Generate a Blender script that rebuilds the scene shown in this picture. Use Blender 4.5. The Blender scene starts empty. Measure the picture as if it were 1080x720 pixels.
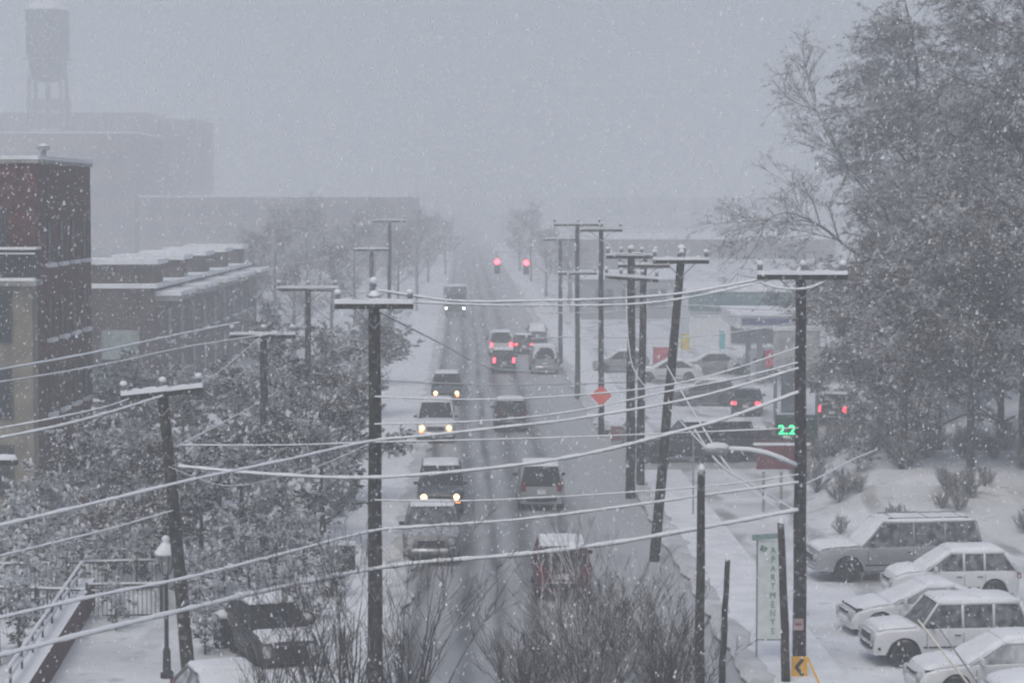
import bpy, math, random
from mathutils import Vector, Matrix, noise
R = math.radians
sc = bpy.context.scene
COL = sc.collection
random.seed(7)

# ------------------------------------------------------------------ camera, sky, sun, exposure
CAMZ, F, PITCH = 12.4, 2400.0, math.atan(150 / 2400.0)
cam = bpy.data.cameras.new('camera'); cam.lens = 80.0; cam.sensor_width = 36.0
cam.clip_start = 0.5; cam.clip_end = 3000
co = bpy.data.objects.new('camera', cam); COL.objects.link(co)
co.location = (0, 0, CAMZ); co.rotation_euler = (math.pi / 2 - PITCH, 0, 0)
sc.camera = co

SUN_EL, SUN_AZ = 55.0, 200.0
w = bpy.data.worlds.new('World'); sc.world = w; w.use_nodes = True
nt = w.node_tree; nt.nodes.clear()
sky = nt.nodes.new('ShaderNodeTexSky'); sky.sky_type = 'NISHITA'; sky.sun_disc = False
sky.sun_elevation = R(SUN_EL); sky.sun_rotation = R(SUN_AZ)
sky.air_density = 1.0; sky.dust_density = 3.8; sky.ozone_density = 1.0
bg = nt.nodes.new('ShaderNodeBackground'); bg.inputs[1].default_value = 0.09
wo = nt.nodes.new('ShaderNodeOutputWorld')
nt.links.new(sky.outputs[0], bg.inputs[0]); nt.links.new(bg.outputs[0], wo.inputs[0])
sl = bpy.data.lights.new('sun', 'SUN'); sl.energy = 0.7; sl.angle = R(30); sl.color = (1.0, 1.0, 0.95)
so = bpy.data.objects.new('sun', sl); COL.objects.link(so)
az = R(SUN_AZ)
sd = Vector((math.sin(az) * math.cos(R(SUN_EL)), math.cos(az) * math.cos(R(SUN_EL)), math.sin(R(SUN_EL))))
so.rotation_euler = sd.to_track_quat('Z', 'Y').to_euler(); so.location = (0, 0, 80)
vs = sc.view_settings
vs.view_transform = 'Standard'; vs.look = 'None'; vs.gamma = 1.0; vs.use_curve_mapping = False
vs.exposure = 0.32
cy = sc.cycles
cy.use_denoising = True; cy.max_bounces = 10; cy.diffuse_bounces = 3; cy.glossy_bounces = 2
cy.transmission_bounces = 2; cy.volume_bounces = 8; cy.sample_clamp_indirect = 3.0
cy.caustics_reflective = False; cy.caustics_refractive = False
cy.pixel_filter_type = 'BLACKMAN_HARRIS'; cy.filter_width = 2.2
HAZE = 0.0036

# ------------------------------------------------------------------ pixel -> place helpers (photo pixels, 1080 x 720)
def ray(px, py):
    x = (px - 540) / F; y = (360 - py) / F
    c, s = math.cos(PITCH), math.sin(PITCH)
    dy = c + y * s; dz = -s + y * c
    return x / dy, dz / dy
def P(px, py, Y):
    a, b = ray(px, py); return Vector((a * Y, Y, CAMZ + b * Y))
def G(px, py, z=0.0):
    a, b = ray(px, py); Y = (z - CAMZ) / b; return Vector((a * Y, Y, z))
def XL(Y): return -4.0 - 0.0217 * (Y - 83)
def XR(Y): return XL(Y) + 9.9

# ------------------------------------------------------------------ materials
SNOW = (0.80, 0.82, 0.85)
M = {}
def mat(key, col, rough=0.8, snow=None, speck=0.0, var=0.15, scale=3.0, metal=0.0, spec=0.3, emit=None, es=0.0, bump=0.0, col2=None):
    """snow=(lo,hi): snow lies where the surface faces up (world normal z between lo and hi)"""
    if key in M: return M[key]
    m = bpy.data.materials.new(key); m.use_nodes = True
    n = m.node_tree; L = n.links; b = n.nodes['Principled BSDF']
    b.inputs['Roughness'].default_value = rough; b.inputs['Metallic'].default_value = metal
    b.inputs['Specular IOR Level'].default_value = spec
    tc = n.nodes.new('ShaderNodeTexCoord')
    nz = n.nodes.new('ShaderNodeTexNoise'); nz.inputs['Scale'].default_value = scale; nz.inputs['Detail'].default_value = 5
    L.new(tc.outputs['Object'], nz.inputs['Vector'])
    c2 = col2 or tuple(max(0.0, c * (1 - 2 * var)) for c in col)
    c1 = col if col2 else tuple(min(1.0, c * (1 + var)) for c in col)
    mr = n.nodes.new('ShaderNodeMapRange'); mr.inputs[1].default_value = 0.35; mr.inputs[2].default_value = 0.65
    L.new(nz.outputs['Fac'], mr.inputs[0])
    mx = n.nodes.new('ShaderNodeMix'); mx.data_type = 'RGBA'
    mx.inputs[6].default_value = (*c2, 1); mx.inputs[7].default_value = (*c1, 1)
    L.new(mr.outputs[0], mx.inputs[0])
    out = mx.outputs[2]
    if snow:
        g = n.nodes.new('ShaderNodeNewGeometry'); sp = n.nodes.new('ShaderNodeSeparateXYZ')
        L.new(g.outputs['Normal'], sp.inputs[0])
        n2 = n.nodes.new('ShaderNodeTexNoise'); n2.inputs['Scale'].default_value = 9.0
        L.new(tc.outputs['Object'], n2.inputs['Vector'])
        ad = n.nodes.new('ShaderNodeMath'); ad.operation = 'MULTIPLY_ADD'
        ad.inputs[1].default_value = 0.8; ad.inputs[2].default_value = -0.4
        L.new(n2.outputs['Fac'], ad.inputs[0])
        a2 = n.nodes.new('ShaderNodeMath'); a2.operation = 'ADD'
        L.new(sp.outputs[2], a2.inputs[0]); L.new(ad.outputs[0], a2.inputs[1])
        m2 = n.nodes.new('ShaderNodeMapRange'); m2.inputs[1].default_value = snow[0]; m2.inputs[2].default_value = snow[1]
        L.new(a2.outputs[0], m2.inputs[0])
        x2 = n.nodes.new('ShaderNodeMix'); x2.data_type = 'RGBA'; x2.inputs[7].default_value = (*SNOW, 1)
        L.new(m2.outputs[0], x2.inputs[0]); L.new(out, x2.inputs[6]); out = x2.outputs[2]
    if speck:
        n4 = n.nodes.new('ShaderNodeTexNoise'); n4.inputs['Scale'].default_value = 7.0; n4.inputs['Detail'].default_value = 3; L.new(tc.outputs['Object'], n4.inputs['Vector'])
        m4 = n.nodes.new('ShaderNodeMapRange'); m4.inputs[1].default_value = .56; m4.inputs[2].default_value = .70; m4.inputs[4].default_value = speck; L.new(n4.outputs['Fac'], m4.inputs[0])
        x4 = n.nodes.new('ShaderNodeMix'); x4.data_type = 'RGBA'; x4.inputs[7].default_value = (.42, .43, .44, 1); L.new(m4.outputs[0], x4.inputs[0]); L.new(out, x4.inputs[6]); out = x4.outputs[2]
    L.new(out, b.inputs['Base Color'])
    if bump:
        bn = n.nodes.new('ShaderNodeBump'); bn.inputs['Strength'].default_value = bump; bn.inputs['Distance'].default_value = 0.05
        L.new(nz.outputs['Fac'], bn.inputs['Height']); L.new(bn.outputs[0], b.inputs['Normal'])
    if emit:
        b.inputs['Emission Color'].default_value = (*emit, 1); b.inputs['Emission Strength'].default_value = es
        m.cycles.emission_sampling = 'NONE'
    M[key] = m
    return m
snowm = mat('snow', SNOW, 0.9, var=0.05, scale=1.2, bump=0.25)
snow_ground = mat('snow_ground', (0.72, 0.74, 0.77), 0.9, var=0.10, scale=0.35, bump=0.4)
wood = mat('pole_wood', (0.028, 0.026, 0.023), 0.9, speck=.42, snow=(0.55, 0.9), var=0.35, scale=5)
woodred = mat('stub_wood', (0.042, 0.029, 0.028), 0.9, speck=.35, snow=(0.55, 0.9), var=0.35, scale=5)
bark = mat('bark', (0.055, 0.047, 0.044), 0.9, speck=.5, snow=(0.35, 0.75), var=0.3, scale=4)
twig = mat('twig', (0.085, 0.068, 0.064), 0.9, snow=(0.15, 0.6), var=0.25, scale=4)
twigdark = mat('twig_dark', (0.055, 0.045, 0.043), 0.9, snow=(0.6, 1.0), var=0.25, scale=4)
leafd = mat('leaf_dark', (0.036, 0.031, 0.028), 0.9, var=0.3, scale=2)
leafb = mat('leaf_brown', (0.098, 0.060, 0.057), 0.9, var=0.3, scale=1)
leafg = mat('leaf_mauve', (0.105, 0.082, 0.083), 0.9, var=0.3, scale=1)
leafsnow = mat('leaf_snow', (0.62, 0.64, 0.67), 0.9, var=0.1, scale=2)
glass = mat('glass', (0.015, 0.017, 0.019), 0.25, var=0.1, spec=0.22)
frost1 = mat('glass_part_frosted', (0.20, 0.21, 0.22), 0.5, scale=4.5, col2=(0.02, 0.022, 0.025), spec=0.2)
frost2 = mat('glass_snowed_over', (0.55, 0.57, 0.60), 0.7, scale=2.2, col2=(0.16, 0.17, 0.18), spec=0.3)
glassw = mat('window_glass', (0.05, 0.06, 0.07), 0.2, var=0.2, spec=0.5)
tyre = mat('tyre', (0.03, 0.03, 0.032), 0.9, snow=(0.7, 1.1))
rimm = mat('rim', (0.35, 0.35, 0.36), 0.45, metal=0.6)
black = mat('black_trim', (0.02, 0.02, 0.022), 0.6, snow=(0.7, 1.0))
chrome = mat('chrome', (0.5, 0.51, 0.52), 0.3, metal=0.7)
metal = mat('grey_metal', (0.25, 0.26, 0.27), 0.6, snow=(0.5, 0.8))
iron = mat('black_iron', (0.03, 0.032, 0.034), 0.6, snow=(0.6, 0.9))
wirem = mat('snowy_wire', (0.10, 0.10, 0.11), 0.8, snow=(-0.75, -0.15))
wiret = mat('thin_wire', (0.08, 0.08, 0.085), 0.8, snow=(-0.2, 0.5))
porcelain = mat('porcelain', (0.25, 0.26, 0.28), 0.3, snow=(0.1, 0.5))
brick1 = mat('brick_red', (0.085, 0.024, 0.021), 0.9, speck=.12, snow=(0.6, 0.9), var=0.3, scale=2.2)
brick2 = mat('brick_brown', (0.075, 0.05, 0.047), 0.9, snow=(0.6, 0.9), var=0.25, scale=1.2)
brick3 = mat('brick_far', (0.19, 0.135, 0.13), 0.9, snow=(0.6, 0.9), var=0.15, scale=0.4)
stone = mat('tan_stone', (0.22, 0.20, 0.165), 0.9, snow=(0.6, 0.9), var=0.12, scale=1.5)
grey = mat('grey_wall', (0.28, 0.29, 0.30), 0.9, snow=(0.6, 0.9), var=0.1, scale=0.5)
concrete = mat('concrete', (0.3, 0.3, 0.3), 0.9, snow=(0.5, 0.8), var=0.15, scale=1.5)
white = mat('white_paint', (0.7, 0.71, 0.72), 0.6, var=0.04)
teal = mat('teal_fascia', (0.09, 0.17, 0.18), 0.7, var=0.1)
blue = mat('blue_fascia', (0.10, 0.11, 0.22), 0.7, var=0.1)
yellow = mat('yellow_paint', (0.75, 0.40, 0.03), 0.6, var=0.05)
yelpale = mat('yellow_cloth', (0.70, 0.55, 0.12), 0.8, var=0.05)
redcloth = mat('red_cloth', (0.55, 0.07, 0.10), 0.8, var=0.05)
tealcloth = mat('teal_cloth', (0.15, 0.50, 0.52), 0.8, var=0.05)
orange = mat('orange_sign', (0.85, 0.09, 0.06), 0.5, var=0.03)
redsign = mat('red_sign', (0.16, 0.05, 0.055), 0.7, snow=(0.5, 0.8))
greensign = mat('green_print', (0.03, 0.16, 0.11), 0.7, scale=4, col2=(.35, .45, .43))
boardw = mat('banner_white', (0.66, 0.74, 0.72), 0.7, scale=3, col2=(.84, .87, .87))
p_white = mat('paint_white', (0.62, 0.63, 0.64), 0.35, snow=(0.55, 0.9), var=0.04, scale=1, spec=0.5)
p_silver = mat('paint_silver', (0.30, 0.31, 0.32), 0.35, snow=(0.85, 1.15), var=0.05, scale=1, metal=0.3, spec=0.5)
p_grey = mat('paint_grey', (0.13, 0.13, 0.135), 0.35, snow=(0.85, 1.15), var=0.06, scale=1, metal=0.2, spec=0.5)
p_dark = mat('paint_dark', (0.03, 0.032, 0.036), 0.3, snow=(1.0, 1.3), var=0.08, scale=1, spec=0.5)
p_red = mat('paint_dark_red', (0.10, 0.03, 0.03), 0.35, snow=(1.0, 1.3), var=0.08, scale=1, spec=0.5)
p_blue = mat('paint_dark_blue', (0.04, 0.05, 0.07), 0.35, snow=(1.0, 1.3), var=0.08, scale=1, spec=0.5)
hl_on = mat('headlight_lit', (0.9, 0.8, 0.6), 0.3, emit=(1.0, 0.62, 0.27), es=3.2)
hl_far = mat('headlight_lit_white', (0.9, 0.9, 0.9), 0.3, emit=(1.0, 0.95, 0.9), es=10)
turn_on = mat('turn_signal_lit', (0.9, 0.3, 0.1), 0.3, emit=(1.0, 0.32, 0.10), es=3)
hl_off = mat('headlight_glass', (0.45, 0.46, 0.48), 0.15, spec=0.6)
tl_on = mat('taillight_lit', (0.7, 0.02, 0.03), 0.3, emit=(1.0, 0.05, 0.08), es=4)
tl_far = mat('taillight_lit_bright', (0.7, 0.02, 0.03), 0.3, emit=(1.0, 0.06, 0.09), es=6)
tl_off = mat('taillight_glass', (0.20, 0.02, 0.025), 0.25)
sig_on = mat('signal_lit', (0.8, 0.02, 0.03), 0.3, emit=(1.0, 0.04, 0.06), es=14)
led = mat('green_digits_lit', (0.05, 0.6, 0.2), 0.4, emit=(0.03, 1.0, 0.30), es=3.0)
flake = mat('snowflake', (0.85, 0.87, 0.9), 0.9, var=0.0)

# ------------------------------------------------------------------ mesh builder
class MB:
    def __init__(s): s.v = []; s.f = []; s.m = []
    def add(s, vs, fs, m=0):
        o = len(s.v); s.v.extend([tuple(a) for a in vs]); s.f.extend([tuple(i + o for i in f) for f in fs]); s.m.extend([m] * len(fs)); return s
    def box(s, c, d, m=0, rz=0.0, rx=0.0, ry=0.0, taper=1.0):
        c = Vector(c); mt = Matrix.Rotation(rz, 3, 'Z') @ Matrix.Rotation(ry, 3, 'Y') @ Matrix.Rotation(rx, 3, 'X')
        vs = []
        for z in (-.5, .5):
            k = taper if z > 0 else 1.0
            for x, y in ((-.5, -.5), (.5, -.5), (.5, .5), (-.5, .5)):
                vs.append(c + mt @ Vector((x * d[0] * k, y * d[1] * k, z * d[2])))
        return s.add(vs, [(3, 2, 1, 0), (4, 5, 6, 7), (0, 1, 5, 4), (1, 2, 6, 5), (2, 3, 7, 6), (3, 0, 4, 7)], m)
    def tube(s, pts, rad, n=6, m=0, caps=True):
        pts = [Vector(p) for p in pts]
        if not isinstance(rad, (list, tuple)): rad = [rad] * len(pts)
        vs = []; fs = []; up = None
        for i, p in enumerate(pts):
            t = (pts[min(i + 1, len(pts) - 1)] - pts[max(i - 1, 0)])
            t = t.normalized() if t.length > 1e-9 else Vector((0, 0, 1))
            if up is None: up = Vector((1, 0, 0)) if abs(t.x) < 0.8 else Vector((0, 1, 0))
            a = t.cross(up).normalized(); b = a.cross(t).normalized(); up = b
            for k in range(n):
                q = 2 * math.pi * k / n
                vs.append(p + (a * math.cos(q) + b * math.sin(q)) * rad[i])
        for i in range(len(pts) - 1):
            for k in range(n):
                k2 = (k + 1) % n
                fs.append((i * n + k, i * n + k2, (i + 1) * n + k2, (i + 1) * n + k))
        if caps:
            fs.append(tuple(range(n - 1, -1, -1))); fs.append(tuple((len(pts) - 1) * n + k for k in range(n)))
        return s.add(vs, fs, m)
    def lathe(s, c, prof, n=16, m=0, axis='Z'):
        c = Vector(c); vs = []; fs = []
        for r, h in prof:
            for k in range(n):
                q = 2 * math.pi * k / n; a, b = r * math.cos(q), r * math.sin(q)
                vs.append(c + (Vector((a, b, h)) if axis == 'Z' else Vector((h, a, b)) if axis == 'X' else Vector((b, h, a))))
        for i in range(len(prof) - 1):
            for k in range(n):
                k2 = (k + 1) % n
                fs.append((i * n + k, i * n + k2, (i + 1) * n + k2, (i + 1) * n + k))
        fs.append(tuple(range(n - 1, -1, -1))); fs.append(tuple((len(prof) - 1) * n + k for k in range(n)))
        return s.add(vs, fs, m)
    def ball(s, c, r, sz=1.0, m=0, n=8):
        return s.lathe(c, [(max(0.02, math.sin(math.pi * i / n)) * r, -math.cos(math.pi * i / n) * r * sz) for i in range(n + 1)], n=max(8, n), m=m)
    def build(s, name, mats, parent=None, smooth=False):
        me = bpy.data.meshes.new(name); me.from_pydata(s.v, [], s.f)
        for m_ in (mats if isinstance(mats, (list, tuple)) else [mats]): me.materials.append(m_)
        me.polygons.foreach_set('material_index', s.m)
        if smooth: me.polygons.foreach_set('use_smooth', [True] * len(s.f))
        me.update()
        o = bpy.data.objects.new(name, me); COL.objects.link(o)
        if parent: o.parent = parent
        return o
def tag(o, label=None, cat=None, group=None, kind=None):
    if label: o['label'] = label
    if cat: o['category'] = cat
    if group: o['group'] = group
    if kind: o['kind'] = kind
    return o
def thing(name, label, cat, loc=(0, 0, 0), rz=0.0, group=None):
    o = bpy.data.objects.new(name, None); COL.objects.link(o); o.empty_display_size = 0.2
    o.location = loc; o.rotation_euler = (0, 0, rz); return tag(o, label, cat, group)
def copy_tree(o, parent=None):
    c = o.copy(); COL.objects.link(c)
    if parent: c.parent = parent
    for ch in list(o.children): copy_tree(ch, c)
    return c
def text_mesh(name, body, size, m, parent, loc, rot=(math.pi / 2, 0, 0), ext=0.01, xs=1.0):
    cu = bpy.data.curves.new(name, 'FONT'); cu.body = body; cu.size = size; cu.extrude = ext; cu.align_x = 'CENTER'; cu.align_y = 'CENTER'
    t = bpy.data.objects.new('tmp', cu); COL.objects.link(t)
    dg = bpy.context.evaluated_depsgraph_get(); me = bpy.data.meshes.new_from_object(t.evaluated_get(dg))
    bpy.data.objects.remove(t); bpy.data.curves.remove(cu)
    me.name = name; me.materials.clear(); me.materials.append(m)
    o = bpy.data.objects.new(name, me); COL.objects.link(o); o.parent = parent; o.location = loc; o.rotation_euler = rot; o.scale = (xs, 1, 1); return o
def smooth01(x, a, b):
    t = max(0.0, min(1.0, (x - a) / (b - a))); return t * t * (3 - 2 * t)

# ------------------------------------------------------------------ setting: ground, road, pavements
def gz(x, y):
    z = 1.5 * smooth01(x, 10.5, 15) * smooth01(y, 80, 92) * (1 - smooth01(y, 98, 106) * (1 - smooth01(x, 21, 27)))
    z += 1.2 * smooth01(x, 22, 34) * smooth01(y, 96, 130)
    z += 0.05 * math.sin(x * 0.9 + y * 0.35) * smooth01(abs(x - 1), 9, 12) * math.sin(y * 0.6) * smooth01(x, 10, 14)
    return z - 0.0
xs = [-520, -345, -250, -180, -120, -80, -60, -45, -35] + [x * 1.0 for x in range(-28, 42)] + [46, 54, 65, 80, 120, 180, 250, 345, 520]
ys = [-55, -20, 10, 30, 40] + [48 + 1.5 * i for i in range(62)] + [145, 155, 170, 190, 220, 260, 320, 400, 520, 700, 1000, 1640]
mb = MB(); nx = len(xs)
vsl = [(x, y, gz(x, y)) for y in ys for x in xs]
mb.add(vsl, [(j * nx + i, j * nx + i + 1, (j + 1) * nx + i + 1, (j + 1) * nx + i) for j in range(len(ys) - 1) for i in range(nx - 1)])
def rutted(m):
    n = m.node_tree; L = n.links; b = n.nodes['Principled BSDF']; src = b.inputs['Base Color'].links[0].from_socket
    g = n.nodes.new('ShaderNodeNewGeometry'); wv = n.nodes.new('ShaderNodeTexWave'); wv.bands_direction = 'X'
    wv.inputs['Scale'].default_value = .10; wv.inputs['Distortion'].default_value = 9; wv.inputs['Detail'].default_value = 3; wv.inputs['Detail Scale'].default_value = .5
    L.new(g.outputs['Position'], wv.inputs['Vector'])
    r1 = n.nodes.new('ShaderNodeMapRange'); r1.inputs[1].default_value = .80; r1.inputs[2].default_value = .97; L.new(wv.outputs['Fac'], r1.inputs[0])
    n2 = n.nodes.new('ShaderNodeTexNoise'); n2.inputs['Scale'].default_value = .22; n2.inputs['Detail'].default_value = 6; L.new(g.outputs['Position'], n2.inputs['Vector'])
    r2 = n.nodes.new('ShaderNodeMapRange'); r2.inputs[1].default_value = .42; r2.inputs[2].default_value = .62; L.new(n2.outputs['Fac'], r2.inputs[0])
    mu = n.nodes.new('ShaderNodeMath'); mu.operation = 'MULTIPLY'; L.new(r1.outputs[0], mu.inputs[0]); L.new(r2.outputs[0], mu.inputs[1])
    n3 = n.nodes.new('ShaderNodeTexNoise'); n3.inputs['Scale'].default_value = 1.4; n3.inputs['Detail'].default_value = 8; L.new(g.outputs['Position'], n3.inputs['Vector'])
    r3 = n.nodes.new('ShaderNodeMapRange'); r3.inputs[1].default_value = .58; r3.inputs[2].default_value = .72; r3.inputs[4].default_value = .55; L.new(n3.outputs['Fac'], r3.inputs[0])
    mxx = n.nodes.new('ShaderNodeMath'); mxx.operation = 'MAXIMUM'; L.new(mu.outputs[0], mxx.inputs[0]); L.new(r3.outputs[0], mxx.inputs[1])
    x = n.nodes.new('ShaderNodeMix'); x.data_type = 'RGBA'; x.inputs[7].default_value = (.30, .30, .30, 1); L.new(mxx.outputs[0], x.inputs[0]); L.new(src, x.inputs[6]); L.new(x.outputs[2], b.inputs['Base Color'])
    sb = n.nodes.new('ShaderNodeMath'); sb.operation = 'SUBTRACT'; sb.inputs[0].default_value = 1; L.new(mxx.outputs[0], sb.inputs[1])
    bn = n.nodes.new('ShaderNodeBump'); bn.inputs['Strength'].default_value = .7; bn.inputs['Distance'].default_value = .12; L.new(sb.outputs[0], bn.inputs['Height']); L.new(bn.outputs[0], b.inputs['Normal'])
rutted(snow_ground)
tag(mb.build('ground', snow_ground, smooth=True), kind='structure')

def road_material():
    m = bpy.data.materials.new('slush_road'); m.use_nodes = True
    n = m.node_tree; L = n.links; b = n.nodes['Principled BSDF']; b.inputs['Roughness'].default_value = 0.55
    g = n.nodes.new('ShaderNodeNewGeometry'); sp = n.nodes.new('ShaderNodeSeparateXYZ'); L.new(g.outputs['Position'], sp.inputs[0])
    def math_(op, a, b_, c=None):
        k = n.nodes.new('ShaderNodeMath'); k.operation = op
        for i, q in enumerate((a, b_, c)):
            if q is None: continue
            if isinstance(q, (int, float)): k.inputs[i].default_value = q
            else: L.new(q, k.inputs[i])
        return k.outputs[0]
    def noise(sx, sy, det=4):
        mp = n.nodes.new('ShaderNodeMapping'); mp.inputs['Scale'].default_value = (sx, sy, 1); L.new(g.outputs['Position'], mp.inputs[0])
        t = n.nodes.new('ShaderNodeTexNoise'); t.inputs['Scale'].default_value = 1.0; t.inputs['Detail'].default_value = det; L.new(mp.outputs[0], t.inputs['Vector']); return t.outputs['Fac']
    u = math_('MULTIPLY_ADD', sp.outputs[1], 0.0217, sp.outputs[0])          # distance across the street
    u = math_('ADD', u, 4.0 - 0.0217 * 83)
    u = math_('ADD', u, math_('MULTIPLY_ADD', noise(0.15, 0.03), 0.9, -0.45))
    tot = None
    for c_, wd in ((0.75, .34), (2.3, .36), (4.4, .36), (5.95, .36), (3.3, .2)):
        d = math_('DIVIDE', math_('ABSOLUTE', math_('SUBTRACT', u, c_), 0), wd)
        k = math_('POWER', 2.718, math_('MULTIPLY', math_('MULTIPLY', d, d), -1.0))
        tot = k if tot is None else math_('ADD', tot, k)
    tr = math_('MULTIPLY', tot, math_('MULTIPLY_ADD', noise(0.9, 0.12), 1.2, 0.1))
    nz = math_('ADD', math_('MULTIPLY', noise(2.5, 0.5, 6), .55), math_('MULTIPLY', noise(.45, .12, 5), .45))
    base = math_('ADD', math_('MULTIPLY_ADD', nz, 0.5, 0.25), math_('MULTIPLY', tr, -0.42))
    mr = n.nodes.new('ShaderNodeMapRange'); mr.inputs[1].default_value = 0.14; mr.inputs[2].default_value = 0.56
    ed = math_('MAXIMUM', math_('SUBTRACT', 0.7, u), math_('SUBTRACT', u, math_('MULTIPLY_ADD', noise(.5, .25), 3.6, 5.6)))
    ed = math_('MULTIPLY', math_('MAXIMUM', ed, 0), math_('MULTIPLY_ADD', noise(2.2, 1.0), 2.6, -.3))
    base = math_('ADD', base, ed)
    L.new(base, mr.inputs[0])
    mx = n.nodes.new('ShaderNodeMix'); mx.data_type = 'RGBA'; mx.inputs[6].default_value = (0.07, 0.071, 0.073, 1); mx.inputs[7].default_value = (0.42, 0.43, 0.44, 1)
    L.new(mr.outputs[0], mx.inputs[0]); L.new(mx.outputs[2], b.inputs['Base Color'])
    bn = n.nodes.new('ShaderNodeBump'); bn.inputs['Strength'].default_value = 0.4; bn.inputs['Distance'].default_value = 0.04; L.new(nz, bn.inputs['Height']); L.new(bn.outputs[0], b.inputs['Normal'])
    return m
roadm = road_material()
mb = MB(); yy = [-50 + 10 * i for i in range(160)]
vv = []
for y in yy: vv += [(XL(y), y, 0.006), (XR(y), y, 0.006)]
mb.add(vv, [(2 * i, 2 * i + 1, 2 * i + 3, 2 * i + 2) for i in range(len(yy) - 1)])
tag(mb.build('road', roadm), kind='structure')
# side street to the right, slightly above the main sheet
mb = MB()
pl = [(XR(104), 104.0), (12, 104.5), (20, 107), (34, 112), (60, 118)]; pu = [(XR(118), 118), (12, 120), (20, 128), (34, 140), (60, 150)]
vv = []
for a, b in zip(pl, pu): vv += [(a[0], a[1], 0.010), (b[0], b[1], 0.010)]
mb.add(vv, [(2 * i, 2 * i + 2, 2 * i + 3, 2 * i + 1) for i in range(4)])
tag(mb.build('side_road', roadm), kind='structure')
def strip(name, xa, xb, y0, y1, z, m, step=8.0):
    n = max(1, int((y1 - y0) / step)); mb = MB(); vv = []
    for i in range(n + 1):
        y = y0 + (y1 - y0) * i / n
        vv += [(xa(y), y, 0), (xa(y), y, z), (xb(y), y, z), (xb(y), y, 0)]
    fs = []
    for i in range(n):
        o = 4 * i
        for k in range(3): fs.append((o + k, o + 4 + k, o + 5 + k, o + k + 1))
    fs += [(0, 1, 2, 3), (4 * n + 3, 4 * n + 2, 4 * n + 1, 4 * n)]
    mb.add(vv, fs); return tag(mb.build(name, m), kind='structure')
strip('kerb', lambda y: XL(y) - 0.18, lambda y: XL(y), -40, 1400, 0.13, snowm)
strip('pavement', lambda y: XL(y) - 3.3, lambda y: XL(y) - 0.18, -40, 1400, 0.12, snowm)
strip('kerb', lambda y: XR(y), lambda y: XR(y) + 0.18, -40, 103, 0.13, snowm)
strip('pavement', lambda y: XR(y) + 0.18, lambda y: XR(y) + 2.2, -40, 103, 0.12, snowm)
strip('kerb', lambda y: XR(y), lambda y: XR(y) + 0.18, 119, 1400, 0.13, snowm)
strip('pavement', lambda y: XR(y) + 0.18, lambda y: XR(y) + 2.4, 119, 1400, 0.12, snowm)

def ridge(xk, y0, y1, seed, side):
    mb = MB(); vv = []; n = int((y1 - y0) / .6)
    for i in range(n + 1):
        y = y0 + .6 * i; a = noise.noise(Vector((y * .35, seed, 0))); b = noise.noise(Vector((y * 1.3, seed + 9, 0)))
        wd = max(.25, .62 + .55 * a + .25 * b); h = max(.06, .19 + .12 * b + .07 * a); x = xk(y)
        for t, z in ((-1, 0.004), (-.75, .45), (-.35, .9), (.1, 1.0), (.55, .8), (1, .0)):
            vv.append((x + side * (-t) * wd * (1.0 if t < 0 else .6) + .05 * noise.noise(Vector((y * 3, t * 4, seed))), y, max(.0, z * h) + (.10 if t > .3 else 0.0)))
    fs = [(6 * i + k, 6 * i + k + 1, 6 * (i + 1) + k + 1, 6 * (i + 1) + k) for i in range(n) for k in range(5)]
    mb.add(vv, fs); return tag(mb.build('snow_ridge', mat('dirty_snow', (.66, .67, .69), .9, scale=.9, col2=(.45, .455, .46)), smooth=True), kind='structure')
ridge(lambda y: XR(y) - .1, 45, 103, 3.0, 1)
ridge(lambda y: XR(y) - .1, 119.5, 330, 5.0, 1)
ridge(lambda y: XL(y) + .1, 45, 330, 7.0, -1)

# ------------------------------------------------------------------ buildings
def facade_windows(root, face, u0, u1, nu, z0, dz, nz_, ww, wh, at, sill=True, gm=glassw, fm=white):
    """face 'x': windows on plane x=at facing +x, u along y; face 'y': plane y=at facing -y, u along x"""
    for j in range(nz_):
        for i in range(nu):
            u = u0 + (u1 - u0) * (i + .5) / nu; z = z0 + dz * j
            fr = MB(); gl = MB(); sl_ = MB()
            if face == 'x':
                for s in (-1, 1): fr.box((at + .03, u + s * (ww / 2 + .03), z + wh / 2), (.08, .06, wh + .12))
                for zz in (z - .03, z + wh + .03, z + wh * .5): fr.box((at + .032, u, zz), (.07, ww, .06))
                gl.box((at + .008, u, z + wh / 2), (.03, ww, wh)); sl_.box((at + .10, u, z - .14), (.26, ww + .35, .16))
            else:
                for s in (-1, 1): fr.box((u + s * (ww / 2 + .03), at - .03, z + wh / 2), (.06, .08, wh + .12))
                for zz in (z - .03, z + wh + .03, z + wh * .5): fr.box((u, at - .032, zz), (ww, .07, .06))
                gl.box((u, at - .008, z + wh / 2), (ww, .03, wh)); sl_.box((u, at - .10, z - .14), (ww + .35, .26, .16))
            w_ = fr.build('window', fm, root); gl.build('pane', gm, w_)
            if sill: sl_.build('sill', snowm, w_)
darkfr = mat('window_frame_dark', (0.06, 0.06, 0.065), 0.7)
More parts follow.
